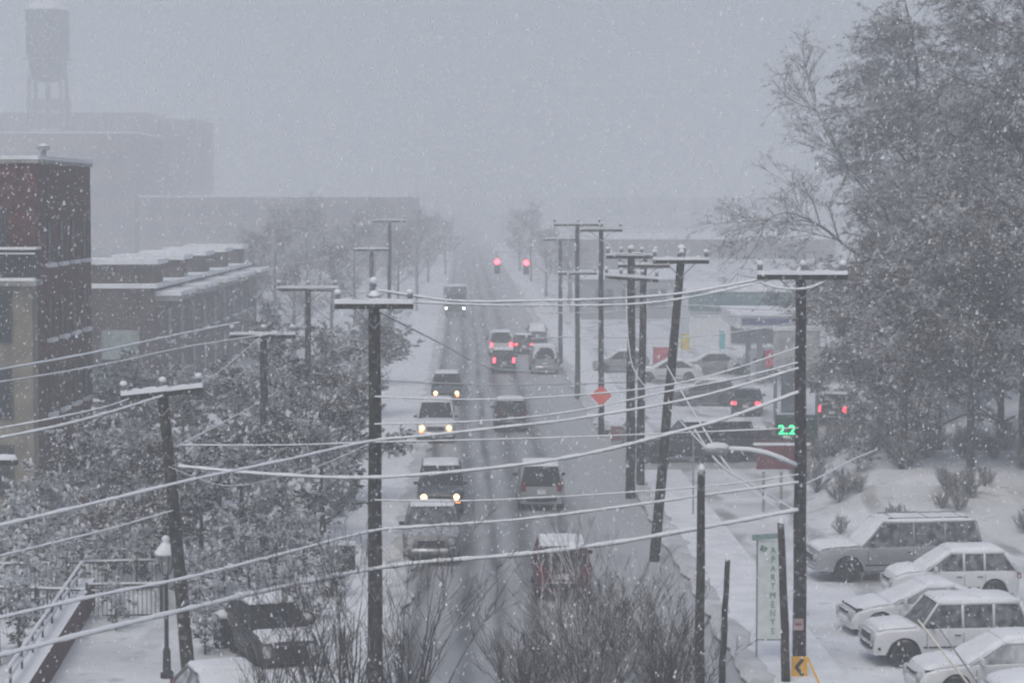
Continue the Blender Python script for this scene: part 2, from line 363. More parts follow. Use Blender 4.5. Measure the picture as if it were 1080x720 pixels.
# brick apartment building with terrace and tan stone wing
b1 = thing('brick_apartment_building', 'tall dark red brick apartment block with tan stone wing and railed balcony', 'building', (-30, 96, 0))
ox, oy = 30, -96
def B(mb, x0, x1, y0, y1, z0, z1, ox, oy, m=0): return mb.box(((x0 + x1) / 2 + ox, (y0 + y1) / 2 + oy, (z0 + z1) / 2), (abs(x1 - x0), abs(y1 - y0), z1 - z0), m)
BX = -18.6
B(MB(), -44, BX, 89.2, 100.6, 0, 13.8, ox, oy).build('wall', brick1, b1)
m_ = MB(); B(m_, -44.1, BX + .1, 89.1, 100.7, 13.8, 13.95, ox, oy); m_.build('parapet', concrete, b1)
m_ = MB(); B(m_, -44.1, BX + .1, 89.1, 100.7, 13.95, 14.1, ox, oy); m_.build('roof_snow', snowm, b1)
m_ = MB(); m_.tube([(BX - .9 + ox, 95 + oy, 14.0), (BX - .9 + ox, 95 + oy, 14.5)], .13, 8); m_.lathe((BX - .9 + ox, 95 + oy, 14.4), [(.1, 0), (.28, .05), (.26, .2), (.05, .3)], 10); m_.build('roof_vent', metal, b1)
m_ = MB(); B(m_, -44, -18.62, 88.2, 89.195, 0, 9.05, ox, oy); m_.build('stone_wing', stone, b1)
m_ = MB(); B(m_, -44, -18.4, 87.9, 89.195, 9.05, 9.25, ox, oy); m_.build('balcony_slab', concrete, b1)
m_ = MB(); B(m_, -44, -18.45, 87.92, 88.3, 9.25, 9.36, ox, oy); m_.build('balcony_snow', snowm, b1)
m_ = MB()
for x in [-26 + .10 * i for i in range(76)]: m_.box((x + ox, 88.1 + oy, 9.9), (.03, .03, 1.1))
for y in [88.2 + .1 * i for i in range(1, 10)]: m_.box((-18.5 + ox, y + oy, 9.9), (.03, .03, 1.1))
m_.box((-22.2 + ox, 88.1 + oy, 9.5), (7.5, .04, .05))
m_.box((-22.2 + ox, 88.16 + oy, 9.85), (7.4, .03, .95))
for x in (-26, -23.6, -21.2, -18.5): m_.box((x + ox, 88.1 + oy, 9.9), (.07, .07, 1.2))
rl = m_.build('railing', iron, b1)
m_ = MB(); m_.box((-22.2 + ox, 88.1 + oy, 10.5), (7.6, .12, .10)); m_.box((-18.5 + ox, 88.7 + oy, 10.5), (.12, 1.0, .10)); m_.box((-22.2 + ox, 88.08 + oy, 10.3), (7.5, .06, .05)); m_.build('handrail', snowm, rl)
brickd = mat('brick_reveal', (.05, .028, .027), .9)
glassd = mat('window_glass_dark', (.03, .032, .036), .4, var=.2, spec=.2)
for z_ in (.9, 3.9, 6.9, 9.9): facade_windows(b1, 'x', 90.2 + oy, 100.2 + oy, 4, z_, 3.2, 1, .8, 1.6, BX + ox, fm=brickd, gm=glassd)
facade_windows(b1, 'y', -29.0 + ox, -18.9 + ox, 4, .9, 3.0, 3, 1.4, 1.9, 88.2 + oy, fm=darkfr, gm=glassd, sill=False)
facade_windows(b1, 'y', -29.0 + ox, -19.3 + ox, 4, 9.5, 3.0, 1, 1.3, 2.5, 89.2 + oy, fm=darkfr, gm=glassd, sill=False)

# low brown brick row with stepped parapet
b2 = thing('brown_brick_row', 'low brown brick building with snowy flat roof and stepped parapet blocks', 'building', (-30, 150, 0)); ox, oy = 30, -150
m_ = MB(); B(m_, -52, -20.9, 133, 186, 0, 7.2, ox, oy); m_.build('wall', brick2, b2)
m_ = MB(); B(m_, -52.2, -20.7, 132.8, 186.2, 7.2, 7.42, ox, oy); m_.build('roof_snow', snowm, b2)
m_ = MB(); B(m_, -52.2, -26.2, 132.72, 132.95, 6.35, 6.85, ox, oy); m_.build('cornice', concrete, b2)
for k in range(5):
    y = 134.6 + k * 10.6
    m_ = MB(); B(m_, -25.2, -21.2, y, y + 3.6, 7.42, 8.55, ox, oy); pb = m_.build('parapet_block', brick2, b2)
    m_ = MB(); B(m_, -25.5, -20.9, y - .3, y + 3.9, 8.55, 8.85, ox, oy); m_.build('block_snow', snowm, pb)
    m_ = MB(); B(m_, -20.9, -19.5, y - 1.2, y + 5.2, 6.45, 6.75, ox, oy); cn = m_.build('canopy', concrete, b2)
    m_ = MB(); B(m_, -20.9, -19.4, y - 1.3, y + 5.3, 6.75, 7.0, ox, oy); m_.build('canopy_snow', snowm, cn)
facade_windows(b2, 'x', 136 + oy, 184 + oy, 9, .8, 3.1, 2, 1.5, 1.9, -20.9 + ox, fm=darkfr)
facade_windows(b2, 'y', -36 + ox, -21.4 + ox, 3, .8, 3.1, 1, 1.6, 2.0, 133 + oy, fm=darkfr)
m_ = MB(); m_.box((-22.9 + ox, 132.9 + oy, 3.9), (2.2, .14, 1.7)); w_ = m_.build('window', mat('pale_blind', (0.28, 0.33, 0.33), .7), b2)

def block(name, label, cat, x0, x1, y0, y1, h, wallm, rows=0, cols=0, roofz=.3, ww=1.4, wh=1.8, far=1.0):
    x0, x1, y0, y1, h = x0 * far, x1 * far, y0 * far, y1 * far, CAMZ + (h - CAMZ) * far; ww *= far; wh *= far
    cx, cy_ = (x0 + x1) / 2, (y0 + y1) / 2
    b = thing(name, label, cat, (cx, cy_, 0)); o1, o2 = -cx, -cy_
    m1 = MB(); B(m1, x0, x1, y0, y1, 0, h, o1, o2); m1.build('wall', wallm, b)
    m2 = MB(); B(m2, x0 - .3, x1 + .3, y0 - .3, y1 + .3, h, h + roofz, o1, o2); m2.build('roof_snow', snowm, b)
    if rows and cols:
        dz = (h - 1.0) / rows
        facade_windows(b, 'y', x0 + o1 + 1, x1 + o1 - 1, cols, 1.2, dz, rows, ww, min(wh, dz * .6), y0 + o2, fm=darkfr, sill=False)
    return b
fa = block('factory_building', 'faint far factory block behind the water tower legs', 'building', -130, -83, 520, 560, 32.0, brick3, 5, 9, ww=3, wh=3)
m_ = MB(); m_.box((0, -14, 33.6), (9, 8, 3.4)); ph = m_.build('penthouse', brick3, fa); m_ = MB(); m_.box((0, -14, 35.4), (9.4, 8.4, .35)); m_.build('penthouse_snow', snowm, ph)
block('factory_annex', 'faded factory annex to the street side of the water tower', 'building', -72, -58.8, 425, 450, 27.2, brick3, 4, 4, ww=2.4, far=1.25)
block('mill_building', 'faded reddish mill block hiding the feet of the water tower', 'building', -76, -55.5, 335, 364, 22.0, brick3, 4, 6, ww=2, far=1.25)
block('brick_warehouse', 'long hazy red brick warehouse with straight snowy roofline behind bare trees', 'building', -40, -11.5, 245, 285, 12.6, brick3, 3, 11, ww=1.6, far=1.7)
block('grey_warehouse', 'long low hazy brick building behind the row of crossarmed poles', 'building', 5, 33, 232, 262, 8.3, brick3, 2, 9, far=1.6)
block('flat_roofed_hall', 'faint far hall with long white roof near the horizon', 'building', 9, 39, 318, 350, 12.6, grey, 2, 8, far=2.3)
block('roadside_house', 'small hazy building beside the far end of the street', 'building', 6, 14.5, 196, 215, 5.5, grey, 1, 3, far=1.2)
st = block('convenience_store', 'low store with dark teal fascia behind the petrol canopy', 'building', 15, 33, 192, 206, 4.6, white, 0, 0)
m_ = MB(); m_.box((0, -7.2, 3.75), (18.2, .3, 1.5)); m_.build('fascia', teal, st)
m_ = MB(); m_.box((1, -7.05, 1.3), (13, .12, 2.1)); m_.build('shop_window', glassw, st)
# petrol canopy
cp = thing('petrol_canopy', 'white petrol station canopy with blue stripe and snowy top', 'canopy', (20, 156, 0))
m_ = MB(); m_.box((0, 0, 4.25), (10.2, 11, .8)); m_.build('roof', white, cp)
m_ = MB(); m_.box((0, 0, 4.75), (10.4, 11.2, .2)); m_.build('roof_snow', snowm, cp)
m_ = MB(); m_.box((-2.6, -5.53, 4.3), (4.4, .06, .42)); m_.build('stripe', blue, cp)
for sx in (-3.4, 3.4):
    for sy in (-3.6, 3.6):
        m_ = MB(); m_.box((sx, sy, 1.95), (.35, .35, 3.8)); m_.build('column', grey, cp)
for i, (sx, sy) in enumerate(((-3.4, -1.4), (3.4, -1.4))):
    pu_ = thing('petrol_pump', 'petrol pump on the %s island beneath the white canopy' % ('street side' if i == 0 else 'far side'), 'petrol pump', (20 + sx, 156 + sy, 0), 0, 'petrol pumps under the canopy')
    m_ = MB(); m_.box((0, 0, .1), (1.1, 2.2, .2)); m_.build('island', concrete, pu_)
    m_ = MB(); m_.box((0, 0, 1.0), (.7, .5, 1.6)); m_.box((0, 0, 1.95), (.9, .55, .3)); m_.build('cabinet', white, pu_)
    m_ = MB(); m_.box((0, -.26, 1.45), (.45, .04, .35)); m_.build('screen', glassw, pu_)

# water tower
wt = thing('water_tower', 'pale water tower with cylindrical tank on splayed legs, fading into snow', 'water tower', (P(51, 100, 450).x, 450, 0)); wt.scale = (1.2, 1.2, 1.2); WZ = -2.07
m_ = MB(); m_.lathe((0, 0, 0), [(r_, z_ + WZ) for r_, z_ in ((.4, 31.4), (2.0, 31.7), (3.0, 32.2), (3.1, 35.2), (3.55, 35.7), (3.55, 43.0), (3.7, 43.2))], 24); m_.build('tank', mat('tank_paint', (.12, .13, .14), .7, snow=(.5, .8)), wt, True)
m_ = MB(); m_.lathe((0, 0, 0), [(r_, z_ + WZ) for r_, z_ in ((3.9, 43.1), (3.7, 43.5), (1.5, 45.0), (.4, 46.0), (.1, 46.6))], 24); m_.build('tank_roof', snowm, wt, True)
for q in (45, 135, 225, 315):
    a = R(q); c_, s_ = math.cos(a), math.sin(a)
    m_ = MB(); m_.tube([(c_ * 4.9, s_ * 4.9, 0), (c_ * 3.5, s_ * 3.5, 33 + WZ)], .36, 8); m_.build('leg', metal, wt)
m_ = MB()
for z_, r_ in ((11, 4.4), (21.5, 4.0)):
    pts = [(math.cos(R(q)) * r_, math.sin(R(q)) * r_, z_) for q in (45, 135, 225, 315, 45)]
    for a, b in zip(pts, pts[1:]): m_.tube([a, b], .12, 5)
m_.build('brace', metal, wt)
m_ = MB(); m_.tube([(0, 0, 0), (0, 0, 31.2 + WZ)], .45, 10); m_.build('riser_pipe', metal, wt)
m_ = MB(); m_.lathe((0, 0, 35.2 + WZ), [(3.2, 0), (4.2, 0), (4.2, .12), (3.55, .12)], 24); m_.build('walkway', metal, wt)

# ------------------------------------------------------------------ utility poles and wires
def pole(name, label, px, py_top, Y, r, arms=(), ins=3, lean=0.0, loc=None, rz=0.0, mat_=wood, group=None, cat='utility pole', topx=None, braces=True, zb=0.0):
    top = P(px if topx is None else topx, py_top, Y)
    bx = P(px, 500, Y).x
    root = thing(name, label, cat, (bx, Y, zb), 0, group)
    H = top.z - zb; dx = top.x - bx
    n = 8; m1 = MB(); m1.tube([(dx * i / n + random.uniform(-.015, .015), 0, -0.1 + (H + .1) * i / n) for i in range(n + 1)], [r * (1.08 - .3 * i / n) for i in range(n + 1)], 12)
    m1.build('shaft', mat_, root, True)
    m1 = MB(); m1.lathe((dx, 0, H - .02), [(r * .8, 0), (r * .8, .05), (r * .55, .13), (.02, .17)], 10); m1.build('snow_cap', snowm, root, True)
    for (dz, half, tilt, yrot) in arms:
        z = H - dz; x = dx * (1 - dz / H)
        a = MB(); a.box((x, -r - .06, z), (half * 2, .10, .13), 0, yrot, 0, tilt); arm = a.build('crossarm', mat_, root)
        s_ = MB()
        nseg = 14
        for k in range(nseg):
            t = -1 + 2 * (k + .5) / nseg
            h_ = .09 + .06 * random.random()
            s_.box((x + t * half * math.cos(yrot), -r - .06 + t * half * math.sin(yrot), z + .065 + h_ / 2 - math.sin(tilt) * t * half), (half * 2 / nseg * 1.04, .12 + .02 * random.random(), h_), 0, yrot, 0, tilt)
        s_.build('arm_snow', snowm, arm)
        if braces:
            for sg in (-1, 1):
                k = MB(); k.tube([(x + sg * half * .5, -r - .05, z - .06 - sg * math.sin(tilt) * half * .5), (x, -r - .02, z - .55)], .018, 5); k.build('brace', metal, root)
        ts = {2: (-.92, .92), 3: (-.94, .02, .9), 4: (-.94, -.4, .4, .94), 0: ()}[ins]
        for t in ts:
            xx = x + t * half; zz = z + .06 - math.sin(tilt) * t * half
            k = MB(); k.lathe((xx, -r - .06, zz), [(.02, 0), (.02, .12), (.075, .13), (.06, .2), (.08, .22), (.05, .3), (.03, .32)], 8); i_ = k.build('insulator', porcelain, root, True)
            k = MB(); k.ball((xx, -r - .06, zz + .30), .095, .8, 0, 8); k.build('insulator_snow', snowm, i_, True)
    return root
rp = pole('utility_pole', 'thick dark pole carrying curved street lamp arm and yellow arrow sign', 845, 287, 58.5, .17, [(.12, 1.15, 0.0, 0)], ins=3)
mp_ = pole('utility_pole', 'thick dark pole beside the left kerb with three snow-capped insulators', 395, 312, 57, .185, [(.25, .98, 0.0, 0)], ins=2)
k = MB(); k.lathe((0, 0, 10.0), [(.03, 0), (.03, .2), (.08, .21), (.06, .3), (.03, .36)], 8); i_ = k.build('insulator', porcelain, mp_, True)
k = MB(); k.ball((0, 0, 10.37), .11, .85); k.build('insulator_snow', snowm, i_, True)
pole('utility_pole', 'leaning dark pole with tilted snowy crossarm beside the lantern street lamp', 199, 412, 57, .17, [(.06, 1.02, R(-6), 0)], ins=3, topx=172)
pole('utility_pole', 'dark leaning pole with single crossarm, in front of the paired poles', 690, 262, 77.5, .17, [(.45, .95, 0, 0)], ins=3, topx=719)
pole('utility_pole', 'first of two close-set poles carrying stacked double crossarms', 665, 262, 94, .19, [(.35, 1.05, 0, 0), (1.25, 1.1, R(4), 0)], ins=4, topx=666)
pole('utility_pole', 'second of two close-set poles with thin top crossarm', 675, 272, 97, .17, [(.35, 1.1, 0, 0)], ins=3, topx=679)
pole('utility_pole', 'pole bearing the orange diamond sign', 634, 238, 119, .15, [(.25, 1.1, 0, 0)], ins=3)
pole('utility_pole', 'slim pole beyond the diamond sign pole, with wide crossarm', 609, 234, 141, .16, [(.2, 1.5, 0, 0), (3.2, 1.2, 0, 0)], ins=3)
pole('utility_pole', 'farther faded pole half hidden behind the slim wide-armed pole', 591, 250, 168, .16, [(.2, 1.3, 0, 0)], ins=2)
pole('utility_pole', 'snow-armed pole rising from dark leafy trees behind the brown brick row', 278, 352, 80, .16, [(.08, 1.15, 0, 0)], ins=3)
pole('utility_pole', 'hazy pole with snowy crossarm overlapping the brown building corner trees', 325, 304, 100, .16, [(.06, 1.35, 0, 0)], ins=3)
pole('utility_pole', 'fainter pole rising above bare roadside trees, smaller crossarm', 392, 262, 150, .16, [(.1, 1.15, 0, 0)], ins=2)
pole('utility_pole', 'faintest tall pole above the roadside trees', 411, 232, 170, .16, [(.1, 1.2, 0, 0)], ins=2)
# short stubs
pole('wooden_post', 'tall plain mossy post without crossarm rising from bare shrub', 739, 495, 57, .12, cat='post', topx=740)
pole('wooden_post', 'shorter thin dark post between the tall plain post and the banner', 762, 590, 57, .085, cat='post', topx=767)
pole('wooden_post', 'reddish post standing close beside the thick lamp pole', 831, 551, 57.5, .11, cat='post', topx=824, mat_=woodred)
# things fixed on the right pole
rx = P(845, 500, 58.5).x
lamp = thing('street_lamp_arm', 'curved street lamp arm loaded with snow on the thick dark pole', 'street lamp', (rx, 58.5, 0))
pts = [P(840, 492, 58.3), P(825, 485, 58.2), P(808, 479, 58.1), P(790, 475.5, 58.0), P(768, 474.5, 57.9)]
pts = [p - Vector((rx, 58.5, 0)) for p in pts]
k = MB(); k.tube(pts, .04, 8); k.build('arm', metal, lamp, True)
k = MB(); k.tube([p + Vector((0, 0, .05)) for p in pts], [.05, .06, .065, .06, .06], 8); k.build('arm_snow', snowm, lamp, True)
hd = P(756, 475, 57.85) - Vector((rx, 58.5, 0))
k = MB(); k.lathe(hd, [(.03, -.32), (.10, -.25), (.14, 0), (.12, .2), (.04, .3)], 10, axis='X'); k.build('lamp_head', metal, lamp, True)
k = MB(); k.lathe(hd + Vector((0, 0, .1)), [(.03, -.30), (.09, -.22), (.12, 0), (.10, .2), (.03, .3)], 10, axis='X'); k.build('head_snow', snowm, lamp, True)
ar = thing('arrow_sign', 'yellow chevron arrow sign low on the thick dark pole', 'road sign', P(843, 703, 58.1))
k = MB(); k.box((0, 0, 0), (.42, .02, .56)); k.build('plate', yellow, ar)
k = MB()
for sg in (-1, 1): k.box((0.0, -.016, sg * .10), (.09, .006, .30), 0, 0, 0, R(38) * sg)
k.build('chevron', black, ar)
pn = thing('pole_notice', 'small pinkish notice plate on the thick dark pole above the arrow sign', 'notice', P(842, 658, 58.27))
k = MB(); k.box((0, 0, 0), (.26, .015, .30)); k.build('plate', mat('pink_plate', (.45, .33, .34), .7), pn)
k = MB(); k.box((0, -.011, 0), (.16, .004, .06)); k.build('print', redsign, pn)

def spline(pts, n=10):
    out = []
    for i in range(len(pts) - 1):
        p0 = pts[max(i - 1, 0)]; p1 = pts[i]; p2 = pts[i + 1]; p3 = pts[min(i + 2, len(pts) - 1)]
        for k in range(n):
            t = k / n
            out.append(0.5 * ((2 * p1) + (p2 - p0) * t + (2 * p0 - 5 * p1 + 4 * p2 - p3) * t * t + (3 * p1 - p0 - 3 * p2 + p3) * t ** 3))
    out.append(pts[-1]); return out
def wire(label, pts, r, m=wirem, group=None, lump=.25):
    pp = spline([P(*p) for p in pts], 12)
    rr = [r * 1.15 * (1 + random.uniform(-lump, lump)) for _ in pp]
    o = pp[0].copy(); mb = MB(); mb.tube([p - o for p in pp], rr, 6)
    ob = mb.build('overhead_wire', m, None, True); ob.location = o
    return tag(ob, label, 'overhead wire', group)
wire('thickest lowest snow-caked cable sagging across the whole street', [(-15, 694, 46), (100, 665, 48.6), (200, 641, 51), (300, 618, 53.8), (390, 600, 56.6), (450, 592, 56.8), (540, 585, 57.2), (640, 573, 57.6), (740, 556, 58), (842, 537, 58.3)], .052)
wire('second lowest snow-caked cable, just above the thickest one', [(-15, 654, 46), (100, 628, 48.6), (200, 608, 51), (300, 583, 53.8), (390, 560, 56.6), (440, 555, 56.8), (540, 548, 57.2), (640, 536, 57.6), (740, 522, 58), (842, 508, 58.3)], .036)
wire('snowy cable rising past the tan stone wing to the kerb pole and across the street', [(-15, 557, 46), (100, 530, 48.6), (200, 506, 51), (300, 485, 53.8), (390, 465, 56.6), (450, 459, 56.8), (540, 449, 57.2), (608, 441, 57.6), (733, 419, 58), (842, 388, 58.3)], .034)
wire('drooping snow-clotted cable climbing steeply to the thick lamp pole from the kerb pole', [(188, 491, 56.8), (290, 500, 56.7), (395, 503, 56.7), (520, 493, 57), (620, 478, 57.4), (714, 455, 57.8), (771, 439, 58), (842, 413, 58.3)], .042)
wire('thin nearly level wire crossing below the orange diamond sign', [(190, 469, 56.8), (300, 469, 56.7), (395, 466, 56.7), (520, 463, 57), (646, 459, 57.5), (842, 451, 58.3)], .018)
wire('thin wire crossing the street through the oncoming dark vehicles', [(395, 527, 56.7), (480, 528, 57), (560, 525, 57.2), (660, 519, 57.6), (760, 511, 58), (842, 500, 58.3)], .02)
wire('upper of two snowy wires joining the insulators of both thick poles', [(399, 306, 57), (480, 317, 57.3), (560, 317, 57.6), (640, 315, 57.8), (720, 309, 58.1), (799, 295, 58.4)], .03)
wire('lower of two snowy wires joining the insulators of both thick poles', [(424, 318, 57), (500, 321, 57.3), (560, 322, 57.6), (675, 320, 57.8), (760, 307, 58.1), (833, 289, 58.4)], .024)
wire('wire looping under the crossarm of the thick lamp pole', [(799, 296, 58.3), (820, 303, 58.2), (850, 304, 58.2), (870, 296, 58.3), (886, 288, 58.4)], .03)
wire('high thin wire slanting up past the tan stone wing toward the brown row', [(-10, 391, 60), (70, 377, 66), (130, 365, 70), (190, 352, 75), (252, 340, 79.8)], .03, wirem)
wire('high thin wire running just below its twin past the brick block', [(-10, 404, 60), (60, 393, 66), (130, 380, 70), (200, 365, 75), (300, 350, 79.8)], .022, wirem)
wire('wire meeting the tilted crossarm beside the lantern, upper', [(-10, 453, 52), (60, 440, 53), (110, 429, 55), (137, 420, 56.8)], .02, wirem)
wire('wire meeting the tilted crossarm beside the lantern, lower', [(-10, 463, 52), (60, 449, 53), (110, 436, 54.5), (172, 417, 56.7)], .03, wirem)
wire('thin wire from lantern side pole climbing to the snow-armed pole', [(205, 408, 57), (240, 385, 66), (278, 352, 79.7)], .016, wiret)
wire('thin slack wire from lantern side pole to the hazy pole behind', [(187, 470, 57), (230, 448, 70), (280, 420, 82), (325, 392, 99.7)], .018, wirem)
wire('thin wire joining the leaning lantern side pole and the kerb pole', [(178, 492, 56.8), (240, 512, 56.8), (320, 497, 56.7), (390, 468, 56.7)], .012, wiret)
wire('slack low wire running off beside the plaza from the lantern side pole', [(-10, 588, 50), (60, 571, 52), (120, 556, 54), (182, 538, 56.8)], .022)
wire('snow-laden diagonal wire slanting down from the kerb pole toward the traffic', [(399, 328, 57.2), (430, 344, 70), (467, 363, 85), (520, 388, 110), (585, 392, 140)], .03)
wire('steep diagonal snowy wire behind the leaning crossarmed pole', [(660, 300, 94), (667, 385, 88), (705, 430, 78), (745, 473, 60)], .02)
wire('thin straight wire crossing the whole street above the traffic queue', [(325, 393, 100), (410, 401, 103), (500, 405, 107), (600, 405, 112), (660, 403, 118), (760, 402, 122), (860, 385, 130)], .024, wiret)
wire('wire linking the slim pole to the petrol canopy side', [(560, 357, 150), (610, 355, 141), (700, 356, 135), (760, 352, 132), (842, 340, 130)], .03, wirem)
wire('snowy wire crossing in front of the store fascia', [(570, 330, 140), (640, 329, 135), (720, 322, 125), (800, 326, 118), (930, 327, 110)], .03, wirem)
wire('second snowy wire crossing below the store fascia', [(620, 345, 140), (720, 335, 128), (800, 333, 120), (930, 336, 112)], .026, wirem)
wire('thin wire from the hazy left pole toward the kerb pole insulators', [(325, 305, 100), (352, 306, 80), (370, 308, 70), (399, 309, 57.2)], .014, wiret)
wire('thin wire between the fainter poles over the roadside trees', [(325, 303, 100), (360, 285, 125), (392, 263, 150), (411, 233, 170)], .02, wiret)
wire('drooping wire from thick lamp pole to the big snowy trees', [(845, 512, 58.5), (870, 500, 64), (900, 484, 72), (925, 474, 80)], .028)
wire('low snowy wire dropping from lamp arm to the banner side', [(731, 450, 60), (760, 490, 59), (800, 515, 58.6), (842, 540, 58.4)], .022)
wire('wire from the leaning crossarmed pole sloping to the lamp pole insulator', [(752, 273, 77), (775, 288, 68), (799, 293, 58.6)], .014, wiret)
wire('short wire strung between the leaning crossarmed pole and the paired poles', [(700, 274, 77.5), (680, 268, 86), (648, 268, 94)], .018, wiret)
wire('short wire strung between the paired poles and the diamond sign pole', [(645, 268, 94), (640, 256, 108), (612, 247, 119)], .018, wiret)
wire('thin dark-bellied wire rising to the lamp pole above the steep snow-clotted cable', [(395, 447, 56.8), (500, 444, 57.1), (600, 434, 57.5), (712, 411, 58), (780, 398, 58.2), (842, 382, 58.4)], .02)
wire('topmost of the wires converging on the lamp pole below its crossarm', [(395, 418, 56.8), (500, 421, 57.1), (600, 417, 57.5), (690, 408, 58), (760, 393, 58.2), (842, 366, 58.4)], .02)
wire('wire slanting down from the leaning pole to the banner side of the lamp pole', [(703, 385, 77), (735, 440, 70), (775, 500, 64), (838, 548, 58.6)], .022)
for i, (x0, y0, x1, y1, lb) in enumerate(((968, 653, 1026, 727, 'yellow-sleeved guy wire slanting over the white wagon hood'), (988, 658, 1036, 727, 'bare snowy guy wire slanting beside the yellow-sleeved one'), (852, 693, 870, 735, 'short yellow-sleeved guy wire beside the arrow sign'))):
    a = P(x0, y0, 55.5); b = P(x1, y1, 55.0); o = b
    mb = MB(); mb.tube([a - o, b - o], .028 if i != 1 else .022, 8)
    ob = mb.build('guy_wire', [mat('yellow_sleeve', (.6, .50, .28), .7, snow=(-.2, .6)), metal, yellow][i]); ob.location = o; tag(ob, lb, 'guy wire')

# ------------------------------------------------------------------ signs
q = P(634, 417, 118.75)
ds = thing('diamond_sign', 'orange red diamond warning sign on a slim pole by the snowy corner', 'road sign', q)
k = MB(); k.box((0, 0, 0), (.80, .02, .80), 0, 0, 0, R(45)); k.build('plate', orange, ds)
k = MB(); k.box((0, -.013, 0), (.70, .004, .70), 0, 0, 0, R(45)); k.build('face', mat('orange_face', (.9, .13, .09), .5, var=.02), ds)
# vertical banner
q = P(812, 676, 60.5)
vb = thing('vertical_banner_sign', 'tall white board with stacked green letters on the snowy lot', 'banner', (q.x, q.y, 0)); vb.scale = (.84, 1, .97)
k = MB()
for sx in (-.42, .42): k.box((sx, .03, 1.75), (.05, .05, 3.5))
k.box((0, .03, .62), (.84, .05, .04)); fr_ = k.build('frame', metal, vb)
k = MB(); k.box((0, 0, 2.02), (.80, .02, 2.75)); k.build('board', boardw, vb)
k = MB(); k.box((-.12, -.02, 3.50), (.95, .10, .14), 0, 0, 0, R(-4)); k.build('top_bar', greensign, vb)
text_mesh('lettering', '\n'.join('APARTMENTS'), .25, greensign, vb, (.08, -.02, 1.98)).data
k = MB(); k.box((-.22, -.014, 3.15), (.22, .006, .16), 0, 0, 0, R(25)); k.build('leaf_mark', greensign, vb)
# red low sign on two legs, price pylon
q = G(824, 540)
rs = thing('low_red_sign', 'low dark red panel sign on two legs in front of the price pylon', 'sign', (q.x, q.y, 0))
k = MB(); k.box((0, 0, 2.2), (2.0, .12, .95)); k.build('panel', redsign, rs)
k = MB(); k.box((0, 0, 2.72), (2.25, .2, .09)); k.build('panel_snow', snowm, rs)
for sx in (-.7, .0): k = MB(); k.box((sx, .1, .8), (.1, .1, 1.6)); k.build('leg', metal, rs)
py_ = thing('price_pylon', 'tall petrol station pylon showing lit green price digits', 'price sign', (P(840, 400, 109).x, 109, 0))
k = MB()
for sx in (-1.0, 1.0): k.box((sx, 0.05, 3.0), (.16, .16, 6.0))
k.build('column', metal, py_)
k = MB(); k.box((0, 0, 5.15), (2.2, .35, 1.9)); k.build('logo_panel', mat('pale_panel', (.50, .53, .55), .6), py_)
k = MB(); k.box((-.35, 0, 3.15), (.75, .28, 1.95)); k.build('product_panel', mat('blue_grey_panel', (.13, .16, .19), .6), py_)
k = MB(); k.box((0, 0, 6.2), (2.3, .45, .18)); k.build('top_snow', snowm, py_)
k = MB(); k.box((0, 0, 1.3), (2.0, .28, 1.5)); k.build('price_panel', mat('dark_green_panel', (.03, .07, .06), .6), py_)
text_mesh('price_digits', '2.26', .62, led, py_, (-.28, -.16, 1.33), ext=.015, xs=1.15)
k = MB(); k.box((.55, -.15, .8), (.5, .02, .12)); k.build('label_strip', redsign, py_)
# coloured cloth flags and small signs
for (px, py0, py1, Y, ww, m_c, lb) in ((697, 366, 386, 165, 1.1, redcloth, 'faded red cloth banner on a post behind the leaning pole'), (723, 352, 369, 172, .6, yelpale, 'small yellow banner flag on a post near the store lot'), (762, 349, 368, 172, .42, tealcloth, 'narrow teal banner flag near the petrol canopy'), (811, 369, 387, 150, .5, redcloth, 'small red upright banner beside the petrol canopy')):
    a, b = P(px, py0, Y), P(px, py1, Y)
    fl = thing('banner_flag', lb, 'banner', (a.x, Y, 0))
    k = MB(); k.tube([(-ww / 2, 0, 0), (-ww / 2, 0, a.z + .1)], .03, 6); k.build('post', metal, fl)
    k = MB(); n = 8
    vv = []; 
    for i in range(n + 1):
        z = b.z + (a.z - b.z) * i / n; d = .05 * math.sin(i * 1.3)
        vv += [(-ww / 2, d, z), (ww / 2, -d, z), (-ww / 2, d + .015, z), (ww / 2, -d + .015, z)]
    fs = []
    for i in range(n):
        o = 4 * i; fs += [(o, o + 1, o + 5, o + 4), (o + 3, o + 2, o + 6, o + 7), (o, o + 4, o + 6, o + 2), (o + 1, o + 3, o + 7, o + 5)]
    k.add(vv, fs); k.build('cloth', m_c, fl)
q = G(653, 468)
kb = thing('red_kiosk_box', 'dull red snow-topped box sign on the kerb beside the diamond sign', 'sign', (q.x, q.y, 0))
k = MB(); k.box((0, 0, .55), (.85, .3, .75)); k.build('panel', mat('dull_red', (.24, .12, .13), .8), kb)
k = MB(); k.box((0, 0, .97), (.92, .36, .1)); k.build('snow_cap', snowm, kb)
for sx in (-.35, .35): k = MB(); k.box((sx, 0, .1), (.06, .06, .2)); k.build('leg', metal, kb)
q = G(731, 545)
tp = thing('sign_post', 'thin bare metal post behind the tall plain mossy post', 'post', (q.x, q.y, 0))
k = MB(); k.tube([(0, 0, 0), (0, 0, 3.6)], .035, 6); k.build('shaft', metal, tp); k = MB(); k.box((0, -.05, 3.3), (.05, .02, .6)); k.build('plate', metal, tp)

